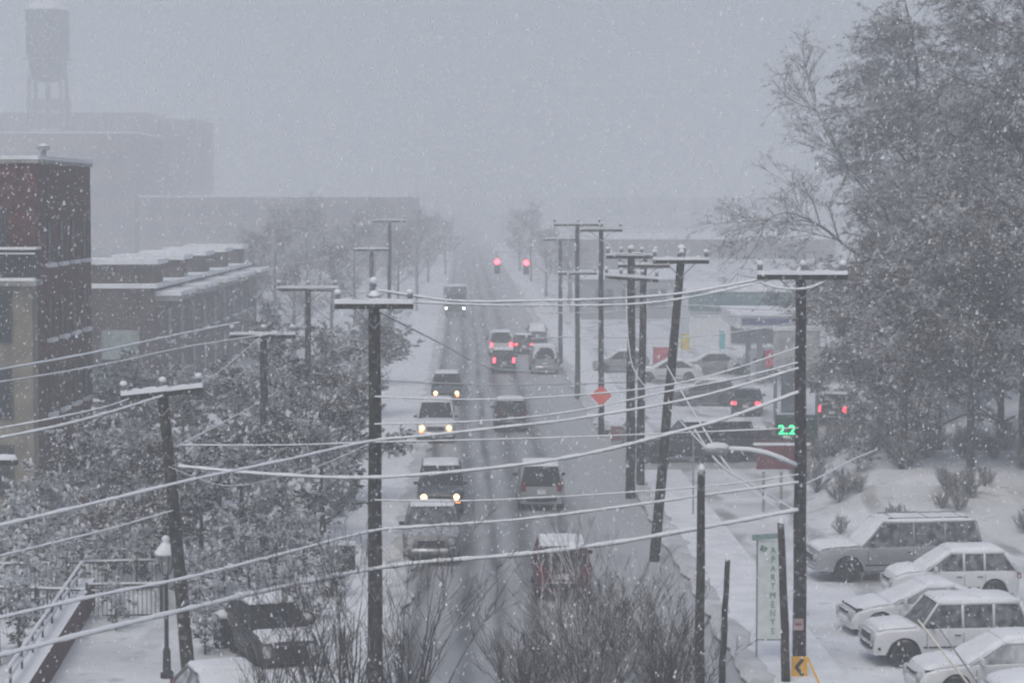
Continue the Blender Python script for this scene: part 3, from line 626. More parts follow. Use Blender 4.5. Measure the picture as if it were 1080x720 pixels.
# traffic signals on a span wire
sg = thing('traffic_signal', 'span of two red traffic signal heads hanging over the far street', 'traffic signal', (0, 250, 0))
ax, bx_ = P(524.5, 276, 250), P(555, 277, 250)
for sx in (-10.5, 6.5): k = MB(); k.tube([(sx, 0, 0), (sx, 0, 7.4)], [.16, .11], 10); k.build('mast', metal, sg)
k = MB(); k.tube([(-10.5, 0, 7.2), (-5, 0, 6.75), (0, 0, 6.6), (3, 0, 6.75), (6.5, 0, 7.2)], .035, 6); k.build('span_wire', metal, sg)
for p in (ax, bx_):
    k = MB(); k.box((p.x, 0, p.z - .5), (.62, .3, 1.6)); k.tube([(p.x, 0, p.z + .2), (p.x, 0, 6.7)], .03, 5); hh = k.build('signal_head', iron, sg)
    k = MB(); k.ball((p.x, -.2, p.z), .3, 1.0, 0, 10); k.build('red_lens', sig_on, hh, True)
    for dz in (.55, 1.0): k = MB(); k.ball((p.x, -.12, p.z - dz), .13); k.build('dark_lens', glass, hh, True)

# ------------------------------------------------------------------ vehicles
SPEC = {
 'suv': dict(L=4.7, W=1.86, prof=[(-2.35, .72), (-2.31, .98), (-2.2, 1.06), (1.0, 1.06), (1.9, 1.0), (2.22, .9), (2.32, .74), (2.35, .6)], gh=(-2.27, -2.02, .35, 1.05, 1.74), wh=(-1.38, 1.42, .36), zb=.30, pil=(-1.15, -.25)),
 'suburban': dict(L=5.6, W=2.0, prof=[(-2.8, .8), (-2.77, 1.1), (-2.68, 1.17), (1.2, 1.17), (2.3, 1.12), (2.66, 1.04), (2.76, .85), (2.8, .65)], gh=(-2.72, -2.55, .55, 1.25, 1.90), wh=(-1.65, 1.75, .40), zb=.36, pil=(-1.5, -.45)),
 'wagon': dict(L=4.3, W=1.8, prof=[(-2.15, .72), (-2.12, 1.0), (-2.05, 1.06), (.85, 1.06), (1.85, 1.0), (2.08, .92), (2.13, .78), (2.15, .6)], gh=(-2.08, -1.86, .40, .90, 1.66), wh=(-1.25, 1.35, .36), zb=.34, pil=(-1.1, -.25)),
 'sedan': dict(L=4.6, W=1.78, prof=[(-2.3, .66), (-2.25, .88), (-2.05, .98), (-1.4, 1.0), (.9, .96), (1.8, .84), (2.15, .74), (2.28, .6), (2.3, .5)], gh=(-1.75, -.95, .15, 1.05, 1.43), wh=(-1.33, 1.40, .32), zb=.24, pil=(-.45,)),
 'coupe': dict(L=4.4, W=1.78, prof=[(-2.2, .66), (-2.15, .9), (-1.95, .98), (-1.4, .98), (.8, .93), (1.6, .82), (2.0, .70), (2.17, .56), (2.2, .46)], gh=(-1.75, -.85, -.05, .95, 1.34), wh=(-1.28, 1.36, .32), zb=.22, pil=(-.65,)),
 'hatch': dict(L=4.0, W=1.72, prof=[(-2.0, .68), (-1.97, .92), (-1.88, 1.0), (.9, .98), (1.55, .90), (1.88, .78), (1.98, .62), (2.0, .5)], gh=(-1.93, -1.55, .15, .95, 1.50), wh=(-1.2, 1.25, .32), zb=.25, pil=(-.9, -.25)),
 'pickup': dict(L=5.6, W=1.98, prof=[(-2.8, .8), (-2.78, 1.08), (-2.7, 1.14), (1.2, 1.16), (2.3, 1.12), (2.66, 1.04), (2.76, .85), (2.8, .65)], gh=(-.95, -.80, .50, 1.2, 1.72), wh=(-1.65, 1.78, .40), zb=.38, pil=(-.15,)),
}
def interp(pr, y):
    if y <= pr[0][0]: return pr[0][1]
    for (a, b), (c, d) in zip(pr, pr[1:]):
        if y <= c: return b + (d - b) * (y - a) / (c - a + 1e-9)
    return pr[-1][1]
def car(name, label, cat, kind, loc, rz, paint, lights=(), snow=('roof', 'hood'), group=None, rack=False, hlm=None, tlm=None, thick=.07, glass=None):
    glass = glass or globals()['glass']
    S = SPEC[kind]; L, W, pr = S['L'], S['W'], S['prof']; hw = W / 2
    yrb, yrt, yft, yfb, zr = S['gh']; wr_, wf_, Rw = S['wh']; zb = S['zb']
    root = thing(name, label, cat, loc, rz, group)
    def wid(y):
        t = max(0.0, (abs(y) - .68 * L / 2) / (.32 * L / 2)); return hw * (1 - .13 * t * t)
    def arch(y):
        z = zb
        for yw in (wr_, wf_):
            d = (Rw + .09) ** 2 - (y - yw) ** 2
            if d > 0: z = max(z, Rw + math.sqrt(d))
        return z
    ysn = sorted(set([-L / 2 + L * i / 60 for i in range(61)] + [p[0] for p in pr]))
    b = MB(); vs = []; fs = []
    for y in ysn:
        zt = interp(pr, y); w_ = wid(y); a = arch(y); zm = zt - .10
        half = [(0, zt + .025), (.55 * w_, zt + .018), (.86 * w_, zt - .012), (.965 * w_, zt - .05), (w_, min(zm, zt - .13)), (w_ * 1.0, max(a, (zb + zt) * .5 - .02)), (w_ * .985, max(a, zb + .14)), (w_ * .96, max(a, zb))]
        ring = [(-x, y, z) for x, z in reversed(half)] + [(x, y, z) for x, z in half[1:]]
        vs += ring
    nr = 15
    for i in range(len(ysn) - 1):
        for k_ in range(nr - 1): fs.append((i * nr + k_, i * nr + k_ + 1, (i + 1) * nr + k_ + 1, (i + 1) * nr + k_))
    fs.append(tuple(range(nr))[::-1]); fs.append(tuple((len(ysn) - 1) * nr + k_ for k_ in range(nr)))
    b.add(vs, fs)
    bo = b.build('body', paint, root, True)
    try:
        bo.data.set_sharp_from_angle(angle=R(40))
    except Exception: pass
    u = MB(); u.box((0, 0, (zb + .75) / 2), (W - .34, L - .3, .75 - zb + .1)); u.build('underbody', black, root)
    # wheels
    for yw in (wr_, wf_):
        for sx in (-1, 1):
            x0 = sx * (hw - .13)
            k = MB(); k.lathe((x0, yw, Rw), [(Rw * .62, -.10), (Rw * .95, -.105), (Rw, -.07), (Rw, .07), (Rw * .95, .105), (Rw * .62, .10)], 22, axis='X'); wl = k.build('wheel', tyre, root, True)
            k = MB(); k.lathe((x0 + sx * .05, yw, Rw), [(Rw * .64, -.03), (Rw * .64, .045), (Rw * .55, .04), (Rw * .5, .0), (.05, .02)] if sx > 0 else [(.05, -.02), (Rw * .5, 0), (Rw * .55, -.04), (Rw * .64, -.045), (Rw * .64, .03)], 18, axis='X')
            for q_ in range(5):
                a = q_ * 2 * math.pi / 5; k.box((x0 + sx * .085, yw + math.cos(a) * Rw * .3, Rw + math.sin(a) * Rw * .3), (.03, Rw * .12, Rw * .55), 0, 0, a - math.pi / 2)
            k.build('rim', rimm, wl)
    # greenhouse
    belt = lambda y: interp(pr, max(-L / 2 + .1, min(L / 2 - .1, y)))
    wb = hw * .93; wt_ = hw * .76
    def side(sx, y, t):
        if y > yft: zt = zr + (belt(yfb) - zr) * (y - yft) / (yfb - yft)
        elif y < yrt: zt = zr + (belt(yrb) - zr) * (yrt - y) / (yrt - yrb)
        else: zt = zr
        zbt = belt(y) - .03; full = zr - zbt
        z = zbt + (zt - zbt) * t; return Vector((sx * (wb + (wt_ - wb) * (z - zbt) / full), y, z))
    def panel(y0, y1, nm):
        k = MB(); vv = []; n = 6
        for t in (0, .5, 1):
            y = y0 + (y1 - y0) * t; z = belt(y0) - .03 + (zr - belt(y0) + .03) * t; ww = wb + (wt_ - wb) * t
            for i in range(n + 1):
                q_ = -1 + 2 * i / n; vv.append((q_ * ww, y + (.06 if y0 > y1 else -.06) * (1 - q_ * q_) * (1 - t * .6), z))
        k.add(vv, [(r_ * (n + 1) + i, r_ * (n + 1) + i + 1, (r_ + 1) * (n + 1) + i + 1, (r_ + 1) * (n + 1) + i) for r_ in (0, 1) for i in range(n)]); return k.build(nm, glass, root, True)
    panel(yfb, yft, 'windscreen'); panel(yrb, yrt, 'rear_window')
    for sx in (-1, 1):
        k = MB(); yl = [yrb] + [yrt + (yft - yrt) * i / 6 for i in range(7)] + [yfb]
        vv = [];
        for y in yl: vv += [side(sx, y, 0), side(sx, y, 1)]
        k.add(vv, [(2 * i, 2 * i + 2, 2 * i + 3, 2 * i + 1) for i in range(len(yl) - 1)]); k.build('side_window', glass, root)
        k = MB()
        k.tube([side(sx, yfb, 0), side(sx, yft, 1)], .038, 6); k.tube([side(sx, yrb, 0), side(sx, yrt, 1)], .06, 6); k.tube([side(sx, yrt, 1), side(sx, yft, 1)], .045, 6)
        for y in S['pil']: k.tube([side(sx, y, 0), side(sx, y - .02, 1)], .04, 5)
        k.build('pillar', paint, root, True)
        k = MB(); mp2 = side(sx, yfb - .28, 0); k.box((mp2.x + sx * .12, mp2.y, mp2.z + .10), (.18, .09, .13)); k.build('mirror', paint if kind in ('sedan', 'coupe', 'hatch') else black, root)
        # door seams and handles
        k = MB()
        for y in (S['pil'] + (yfb - .15,)):
            zt = belt(y) - .14; z0 = max(arch(y), zb + .16); k.box((sx * (wid(y) + .001), y, (zt + z0) / 2), (.008, .014, zt - z0))
        k.box((sx * (hw + .0015), (wr_ + wf_) / 2, zb + .2), (.012, wf_ - wr_ - 2 * Rw - .3, .05))
        k.build('door_seam', black, root)
        for y in S['pil']: k = MB(); k.box((sx * (hw + .012), y + .16, belt(y) - .2), (.03, .17, .035)); k.build('door_handle', black, root)
    k = MB(); n = 6; vv = []
    for y, d in ((yrt - .02, 0), (yrt + .12, .03), ((yrt + yft) / 2, .05), (yft - .12, .03), (yft + .02, 0)):
        for i in range(n + 1):
            q_ = -1 + 2 * i / n; vv.append((q_ * wt_ * 1.0, y, zr + d + .035 * (1 - q_ * q_)))
    k.add(vv, [(r_ * (n + 1) + i, r_ * (n + 1) + i + 1, (r_ + 1) * (n + 1) + i + 1, (r_ + 1) * (n + 1) + i) for r_ in range(4) for i in range(n)]); k.build('roof', paint, root, True)
    # front end
    zf = interp(pr, L / 2 - .12); yF = L / 2
    tall = kind in ('suv', 'suburban', 'pickup', 'wagon')
    k = MB(); k.tube([(W * .46 * t_, yF + .0 - .16 * t_ * t_, zb + .17) for t_ in [-1 + i_ / 5 for i_ in range(11)]], [.05, .09, .1, .1, .1, .1, .1, .1, .1, .09, .05], 8); k.build('front_bumper', chrome if kind in ('suburban', 'pickup') else black if tall else paint, root)
    k = MB(); k.tube([(W * .46 * t_, -yF - .0 + .16 * t_ * t_, zb + .18) for t_ in [-1 + i_ / 5 for i_ in range(11)]], [.05, .09, .1, .1, .1, .1, .1, .1, .1, .09, .05], 8); k.build('rear_bumper', chrome if kind in ('pickup', 'suburban') else black if tall else paint, root)
    k = MB(); k.box((0, yF + .005, zb + .42), (W * .46, .05, .2 if tall else .1)); k.build('grille', black, root)
    k = MB(); k.box((0, -yF - .01, .78 if tall else .62), (.34, .03, .17)); k.build('licence_plate', white, root)
    on = 'front' in lights
    for sx in (-1, 1):
        k = MB(); k.lathe((sx * W * .345, yF - .03, zb + (.45 if tall else .36)), [(.05, .085), (.10, .07), (.125, .03), (.13, -.05)][::-1] if False else [(.13, -.05), (.125, .03), (.10, .07), (.05, .085)], 12, axis='Y'); hd_ = k.build('headlight', hlm if (on and hlm) else hl_on if on else hl_off, root)
        k = MB(); k.box((sx * W * .365, yF - .015, zb + (.28 if tall else .22)), (.2, .10, .09)); k.build('turn_signal', turn_on if (on and not hlm) else hl_off, root)
        tz = (.98 if tall else .80); k = MB(); k.box((sx * W * .385, -yF + .01, tz), (.18 if tall else .3, .10, .34 if tall else .15)); k.build('taillight', (tlm or tl_on) if 'rear' in lights else tl_off, root)
    if 'high' in lights:
        k = MB(); k.box((0, yrb - .02 if tall else yrb + .1, zr - .08 if tall else belt(yrb) + .06), (.36, .05, .05)); k.build('brake_light', tlm or tl_on, root)
    if rack:
        k = MB()
        for sx in (-1, 1): k.tube([(sx * wt_ * .85, yrt + .2, zr + .13), (sx * wt_ * .85, yft - .2, zr + .13)], .02, 5)
        for y in (yrt + .4, (yrt + yft) / 2, yft - .4): k.tube([(-wt_ * .85, y, zr + .13), (wt_ * .85, y, zr + .13)], .018, 5)
        k.build('roof_rack', black, root)
    if kind == 'pickup':
        k = MB(); k.box((0, (-2.62 + yrb) / 2, 1.18), (W * .84, yrb + 2.62 - .1, .14)); k.build('bed_snow', snowm, root)
    # lying snow
    def slab(y0, y1, zfun, w0, w1, th, nm):
        k = MB(); vv = []; ny = 12; prf = [(-1, -.02), (-1.0, .45), (-.93, .85), (-.6, 1.0), (0, 1.08), (.6, 1.0), (.93, .85), (1.0, .45), (1, -.02)]
        for j in range(ny + 1):
            t = j / ny; y = y0 + (y1 - y0) * t; e = min(1.0, .35 + 6 * min(t, 1 - t)); ww = w0 + (w1 - w0) * t
            for a, h_ in prf:
                vv.append((a * ww * (1 - .03 * (1 - e)) + random.uniform(-.012, .012), y + random.uniform(-.01, .01), zfun(y) + th * h_ * e + random.uniform(-.006, .006)))
        m9 = len(prf); fs = [(j * m9 + i, j * m9 + i + 1, (j + 1) * m9 + i + 1, (j + 1) * m9 + i) for j in range(ny) for i in range(m9 - 1)]
        fs += [tuple(range(m9))[::-1], tuple(ny * m9 + i for i in range(m9))]
        k.add(vv, fs); return k.build(nm, snowm, root, True)
    if 'roof' in snow: slab(yrt - .03, yft + .03, lambda y: zr + .03, wt_ * 1.02, wt_ * 1.02, thick + .03, 'roof_snow')
    if 'hood' in snow: slab(yfb + .08, L / 2 - .12, lambda y: interp(pr, y) + .012, wb * .95, wb * .86, thick, 'hood_snow')
    if 'trunk' in snow and kind in ('sedan', 'coupe'): slab(-L / 2 + .1, yrb - .02, lambda y: interp(pr, y) + .012, wb * .86, wb * .95, thick, 'trunk_snow')
    if 'screen' in snow: slab(yft - .02, yfb + .05, lambda y: zr + (belt(yfb) - zr) * (y - yft) / (yfb - yft) + .015, wt_ * .98, wb * .94, thick * .8, 'windscreen_snow')
    if 'rear' in snow: slab(yrb - .03, yrt + .02, lambda y: zr + (belt(yrb) - zr) * (yrt - y) / (yrt - yrb) + .015, wb * .94, wt_ * .98, thick * .8, 'rear_window_snow')
    return root
TH = math.atan(0.0217)   # the street leans left with distance
AWAY, TOWARD = TH, math.pi + TH
def at(px, py): q = G(px, py); return (q.x, q.y, 0.006)
# main street, oncoming
g = 'oncoming vehicles on the street'
car('pickup_truck', 'unlit pickup truck caked in snow, nearest of the oncoming vehicles', 'pickup truck', 'pickup', at(456, 584), TOWARD, p_grey, (), ('roof',), g, glass=frost1)
car('dark_suv', 'dark SUV with lit headlights right behind the snow-caked pickup', 'SUV', 'suv', at(465, 536), TOWARD, p_dark, ('front',), ('roof',), g)
car('white_suv', 'white SUV with yellow headlights on the street', 'SUV', 'suburban', at(460, 462), TOWARD, p_white, ('front',), ('roof',), g)
car('dark_sedan', 'dark car with paired bright headlights following the white SUV', 'car', 'suv', at(471, 424), TOWARD, p_blue, ('front',), ('roof',), g)
# main street, going away
g = 'vehicles driving away on the street'
car('silver_suv', 'silver grey SUV with snowy rear window, seen from behind, lights unlit', 'SUV', 'suv', at(569, 531), AWAY, p_silver, (), ('roof',), g)
car('dark_suv', 'dark boxy SUV seen from behind, abreast of the white oncoming SUV', 'SUV', 'wagon', at(538, 452), AWAY, p_dark, (), ('roof',), g)
car('red_sedan', 'dark red car with snowy roof, half hidden behind the bare shrub', 'car', 'wagon', at(591, 622), AWAY, p_red, (), ('roof',), g)
car('dark_hatchback', 'dark car braking with red lights, last in the queue', 'car', 'wagon', at(531, 392), AWAY, p_blue, ('rear',), ('roof',), g, tlm=tl_far)
car('white_minivan', 'white van with high red tail lights in the traffic queue', 'van', 'suburban', at(528, 374), AWAY, p_white, ('rear',), ('roof',), g, tlm=tl_far)
car('grey_hatchback', 'grey car with dim red tail light beside the queue', 'car', 'hatch', at(552, 372), AWAY, p_grey, ('rear',), ('roof',), g)
# kerbside far right
g = 'cars parked along the far kerb'
car('parked_van', 'snow-roofed grey van parked along the kerb beside the queue', 'van', 'suburban', at(573, 392), AWAY, p_silver, (), ('roof', 'rear'), g)
car('parked_hatchback', 'small dark car parked beyond the kerbside grey van', 'car', 'hatch', at(566, 360), AWAY, p_grey, (), ('roof', 'rear', 'hood'), g)
# far truck
q = G(480, 333)
tk = thing('box_truck', 'far box truck with two white headlights coming up the hazy street', 'truck', (q.x, q.y, 0), TOWARD)
k = MB(); k.box((0, -1.6, 2.0), (2.4, 5.0, 2.3)); k.build('cargo_box', p_grey, tk)
k = MB(); k.box((0, -1.6, 3.2), (2.4, 5.0, .12)); k.build('box_snow', snowm, tk)
k = MB(); k.box((0, 1.9, 1.55), (2.2, 1.7, 1.9), 0, 0, 0, 0, .92); k.build('cab', p_dark, tk)
k = MB(); k.box((0, 2.78, 1.0), (2.1, .3, .9)); k.build('front_panel', p_dark, tk)
k = MB(); k.box((0, 2.72, 1.95), (1.8, .06, .7)); k.build('windscreen', glass, tk)
for sx in (-.93, .93):
    k = MB(); k.box((sx, 2.96, .95), (.22, .06, .2)); k.build('headlight', hl_far, tk)
    for y in (1.9, -2.6): k = MB(); k.lathe((sx, y, .46), [(.3, -.13), (.46, -.12), (.46, .12), (.3, .13)], 16, axis='X'); k.build('wheel', tyre, tk)
# station drive and side street
g = 'cars with brake lights by the petrol station'
car('braking_sedan', 'dark car with glowing brake lights behind the steep snowy cable', 'car', 'sedan', at(788, 436), R(-8), p_dark, ('rear',), ('hood',), g)
car('braking_suv', 'dark vehicle with glowing brake lights beneath the big snowy trees', 'SUV', 'suv', at(888, 446), R(-22), p_dark, ('rear',), ('roof',), g)
car('crossing_suv', 'dark SUV with snowy roof standing side-on in the side street', 'SUV', 'suburban', at(732, 486), R(96), p_dark, (), ('roof', 'hood'))
car('crossing_sedan', 'dark red car side-on behind the low red sign', 'car', 'sedan', at(786, 482), R(88), p_red, (), ('roof', 'hood', 'trunk'))
g = 'snow-covered cars parked at the store'
for (px, py, kd, pt, lb) in ((705, 402, 'sedan', p_white, 'white snow-buried car parked behind the leaning crossarmed pole'), (742, 427, 'hatch', p_grey, 'grey car with thick snow roof, nearest in the store lot'), (797, 394, 'wagon', p_white, 'white wagon with dark window parked near the canopy'), (748, 394, 'sedan', p_silver, 'silver snow-covered car in the middle of the store lot'), (655, 392, 'hatch', p_silver, 'snow-covered hatchback behind the paired poles'), (875, 392, 'suv', p_white, 'white SUV under the branches beside the petrol canopy')):
    car('parked_car', lb, 'car', kd, at(px, py), R(90 + random.uniform(-6, 6)), pt, (), ('roof', 'hood', 'trunk', 'screen', 'rear'), g, thick=.11)
# parking lot on the right
g = 'snow-covered cars parked in the lot'
full = ('roof', 'hood', 'trunk', 'screen', 'rear')
car('large_suv', 'long silver SUV with roof rack parked deepest in the snowy lot', 'SUV', 'suburban', at(941, 608), R(97), p_silver, (), ('roof', 'hood', 'screen'), g, rack=True, glass=frost1)
car('white_hatchback', 'white hatchback between the long silver SUV and the white coupe', 'car', 'hatch', at(1001, 630), R(94), p_white, (), ('roof', 'hood', 'screen', 'rear'), g, thick=.1, glass=frost1)
car('white_coupe', 'white two-door coupe under smooth snow, wheels half buried', 'car', 'coupe', at(968, 664), R(97), p_white, (), full, g, thick=.1, glass=frost2)
car('white_wagon', 'boxy white off-road wagon with clear side windows', 'SUV', 'wagon', at(996, 696), R(96), p_white, (), ('roof', 'hood'), g, thick=.09, glass=frost1)
car('white_sedan', 'white sedan buried in snow in front of the boxy wagon', 'car', 'sedan', at(1056, 732), R(95), p_white, (), full, g, thick=.11, glass=frost2)
car('snowed_in_car', 'snow-buried car at the lot corner cut by the frame', 'car', 'sedan', at(1140, 752), R(95), p_silver, (), full, g, thick=.12, glass=frost2)
# left lot
g = 'cars parked below the left kerb pole'
car('parked_sedan', 'dark snow-topped car parked behind thin bare stems', 'car', 'hatch', at(286, 694), R(200), p_dark, (), ('roof', 'hood'), g)
car('parked_sedan', 'snow-covered car at the bottom edge of the plaza', 'car', 'sedan', at(238, 772), R(200), p_grey, (), full, g, glass=frost2, thick=.1)

# ------------------------------------------------------------------ street furniture on the left
q = P(175, 600, 58.5)
ln = thing('lantern_street_lamp', 'old style lantern street lamp with snowy hood beside leaning pole', 'street lamp', (q.x, q.y, 0))
k = MB(); k.lathe((0, 0, 0), [(.17, 0), (.17, .15), (.11, .2), (.10, .7), (.06, .8), (.05, 2.55), (.09, 2.6), (.05, 2.66), (.12, 2.72)], 12); k.build('post', iron, ln, True)
k = MB(); k.lathe((0, 0, 2.72), [(.12, 0), (.2, .48), (.21, .5)], 6); k.build('lantern_glass', mat('lantern_glass', (.3, .31, .31), .3), ln)
k = MB()
for i in range(6):
    a = R(60 * i); k.tube([(.125 * math.cos(a), .125 * math.sin(a), 2.72), (.215 * math.cos(a), .215 * math.sin(a), 3.22)], .014, 5)
k.build('lantern_frame', iron, ln)
k = MB(); k.lathe((0, 0, 3.22), [(.29, 0), (.29, .06), (.2, .2), (.09, .3), (.08, .36), (.12, .42), (.03, .5)], 12); k.build('hood_snow', snowm, ln, True)
q = P(-6, 480, 60)
el = thing('flat_head_lamp', 'flat-headed street lamp with snow on top at the frame edge', 'street lamp', (q.x, 60, 0))
k = MB(); k.tube([(0, 0, 0), (0, 0, 5.4)], [.09, .06], 8); k.build('post', iron, el)
k = MB(); k.box((.25, 0, 5.45), (.7, .3, .14)); hd2 = k.build('lamp_head', iron, el)
k = MB(); k.lathe((.25, 0, 5.52), [(.02, -.36), (.13, -.3), (.15, 0), (.13, .3), (.02, .36)], 10, axis='X'); k.build('head_snow', snowm, hd2, True)
def picket(label, x0, y0, x1, y1, h, z0=0.0, sp=.13):
    f_ = thing('picket_railing', label, 'railing', (x0, y0, z0), math.atan2(y1 - y0, x1 - x0)); L = math.hypot(x1 - x0, y1 - y0)
    k = MB(); n = int(L / sp)
    for i in range(n): k.box((sp * (i + .5), 0, h * .5), (.024, .024, h * .92))
    k.build('pickets', iron, f_)
    for z in (h, .1): k = MB(); k.box((L / 2, 0, z), (L, .05, .05)); k.build('rail', iron, f_)
    k = MB(); k.box((L / 2, 0, h + .05), (L, .07, .05)); k.build('rail_snow', snowm, f_)
    for i in range(int(L / 2.2) + 1): k = MB(); k.box((min(L, 2.2 * i), 0, h * .54), (.08, .08, h * 1.08)); k.build('post', iron, f_)
a, b = G(92, 652), G(172, 651)
picket('black picket railing at the back of the snowy plaza', a.x, a.y, b.x, b.y, 1.0)
a, b = G(0, 652), G(88, 656)
picket('black picket railing behind the sloping wall', a.x - 1, a.y, b.x, b.y, .95)
a, b = G(-5, 627), G(168, 622)
picket('far black railing below the leafy trees at the plaza', a.x, a.y, b.x, b.y, .95)
rw = thing('retaining_wall', 'low dark wall with snowy handrail cutting across the plaza corner', 'wall', (-12.3, 63, 0))
a, b = Vector((-11.75, 53, 0)), Vector((-13.0, 69, 0)); d = b - a
k = MB(); k.box(((a.x + b.x) / 2 + 12.3, (a.y + b.y) / 2 - 63, .42), (.5, d.length, .84), 0, math.atan2(d.y, d.x) - math.pi / 2); k.build('wall', brick1, rw)
for off, z in ((-.15, 1.35), (-.15, 1.1)):
    k = MB(); k.tube([(a.x + 12.3 + off, a.y - 63, z), (b.x + 12.3 + off, b.y - 63, z)], .045, 6); k.build('handrail', wirem, rw)
for i in range(8):
    p = a + d * (i + .3) / 8; k = MB(); k.box((p.x + 12.3 - .15, p.y - 63, 1.05), (.05, .05, .65)); k.build('post', iron, rw)
q = G(364, 606); bxx = thing('roadside_cabinet', 'dark utility cabinet on the white pavement left of the thick kerb pole', 'utility cabinet', (q.x, q.y, .12))
k = MB(); k.box((0, 0, .45), (.65, .4, .9)); k.build('cabinet_body', iron, bxx); k = MB(); k.box((0, 0, .94), (.7, .45, .09)); k.build('cabinet_snow', snowm, bxx)
for (px, py, lb) in ((236, 682, 'dark litter bin under the trees near the parked cars'),):
    q = G(px, py); bn_ = thing('litter_bin', lb, 'bin', q)
    k = MB(); k.lathe((0, 0, 0), [(.24, 0), (.28, .1), (.3, .8), (.32, .85)], 14); k.build('drum', iron, bn_, True)
    k = MB(); k.lathe((0, 0, .85), [(.33, 0), (.3, .1), (.1, .18), (.02, .2)], 14); k.build('lid_snow', snowm, bn_, True)

# ------------------------------------------------------------------ trees
def limb_tree(rnd, H, th, R_, levels=3, nlimb=7, up=.55, seg=5, r0=.22, twist=.25, kids=5):
    """returns trunk MB, twig MB, list of (point, direction) on the fine branches"""
    tr, tw, pts = MB(), MB(), []
    def br(p, d, L, r, lev):
        path = [p]; rad = [r]; dd = d.normalized()
        n = seg if lev < 2 else 3
        for i in range(n):
            dd = (dd + Vector((rnd.uniform(-1, 1), rnd.uniform(-1, 1), rnd.uniform(-.6, .8))) * twist).normalized()
            path.append(path[-1] + dd * (L / n)); rad.append(r * (1 - .75 * (i + 1) / n))
        (tr if lev <= 1 else tw).tube(path, rad, 6 if lev <= 1 else 3, caps=False)
        if lev >= levels - 1:
            for q in path[1:]: pts.append((q, dd))
        if lev < levels:
            for k in range(kids):
                i = rnd.randint(1, n); nd = (dd + Vector((rnd.uniform(-1, 1), rnd.uniform(-1, 1), rnd.uniform(-.3, .7))) * .95).normalized()
                br(path[i], nd, L * rnd.uniform(.45, .68), max(.008, rad[i] * .6), lev + 1)
    path = [Vector((0, 0, -.1))]; n = 7
    for i in range(n): path.append(Vector((path[-1].x + rnd.uniform(-.04, .04) * H * .2, path[-1].y + rnd.uniform(-.04, .04) * H * .2, (i + 1) / n * H * .78)))
    tr.tube(path, [r0 * (1.15 - .85 * i / n) for i in range(n + 1)], 9)
    for k in range(nlimb):
        z = th + (H * .78 - th) * (k + rnd.random()) / nlimb
        i = min(n - 1, int(z / (H * .78) * n)); f_ = z / (H * .78) * n - i; p = path[i].lerp(path[i + 1], f_)
        a = 2.4 * k + rnd.uniform(-.4, .4)
        L = R_ * rnd.uniform(.75, 1.05) * (1.0 if z < H * .55 else .75)
        br(p, Vector((math.cos(a), math.sin(a), up + .5 * z / H)), L, r0 * .42 * (1.2 - z / H), 1)
    br(path[-1], Vector((rnd.uniform(-.2, .2), rnd.uniform(-.2, .2), 1)), H * .22, r0 * .28, 1)
    return tr, tw, pts
def sprays(mb, rnd, pts, n, L, wd, spread, mats_w, droop=-.1, clump=False, al=.5):
    for _ in range(n):
        q, d = rnd.choice(pts)
        p = q + Vector((rnd.gauss(0, spread), rnd.gauss(0, spread), rnd.gauss(0, spread)))
        v = (d * al + Vector((rnd.uniform(-1, 1), rnd.uniform(-1, 1), rnd.uniform(-.7, .7) + droop)) * (1.25 - al * .5)).normalized()
        u = v.cross(Vector((rnd.uniform(-1, 1), rnd.uniform(-1, 1), rnd.uniform(-1, 1)))).normalized()
        l_ = L * rnd.uniform(.5, 1.3); w2 = wd * rnd.uniform(.6, 1.3)
        cl = noise.noise(p * .55); mw = list(mats_w)
        if clump:
            if cl < -.12 and rnd.random() < .5: continue
            mw[3] *= 2.6 if cl > .08 else (.25 if cl < -.05 else 1.0)
        mi = rnd.choices(range(len(mw)), mw)[0]
        a = p - v * l_ / 2; b = p + v * l_ / 2; c = (a + b) / 2 + Vector((rnd.uniform(-1, 1), rnd.uniform(-1, 1), rnd.uniform(-.5, 1))) * l_ * .12
        mb.add([a - u * w2 / 2, a + u * w2 / 2, c + u * w2 / 2, c - u * w2 / 2, b + u * w2 * .25, b - u * w2 * .25], [(0, 1, 2, 3), (3, 2, 4, 5)], mi)
def leaf_clumps(mb, rnd, pts, nclump, per, rad, size, p_snow, mi_leaf, mi_snow):
    for _ in range(nclump):
        q, d = rnd.choice(pts); c = q + Vector((rnd.gauss(0, .2), rnd.gauss(0, .2), rnd.gauss(0, .2)))
        for i in range(per):
            o = Vector((rnd.gauss(0, rad), rnd.gauss(0, rad), rnd.gauss(0, rad * .6)))
            sn = rnd.random() < p_snow * (1.5 if o.z > 0 else .5)
            nrm = Vector((rnd.gauss(0, .5), rnd.gauss(0, .5), 1)) if sn else Vector((rnd.uniform(-1, 1), rnd.uniform(-1, 1), rnd.uniform(-1, 1)))
            nrm.normalize(); u = nrm.cross(Vector((rnd.uniform(-1, 1), rnd.uniform(-1, 1), .01))).normalized(); v = nrm.cross(u)
            s1 = size * rnd.uniform(.6, 1.4); s2 = s1 * rnd.uniform(.45, .8); p = c + o + (Vector((0, 0, size * .3)) if sn else Vector())
            mb.add([p - u * s1 / 2, p + v * s2 / 2, p + u * s1 / 2, p - v * s2 / 2], [(0, 1, 2, 3)], mi_snow if sn else mi_leaf)
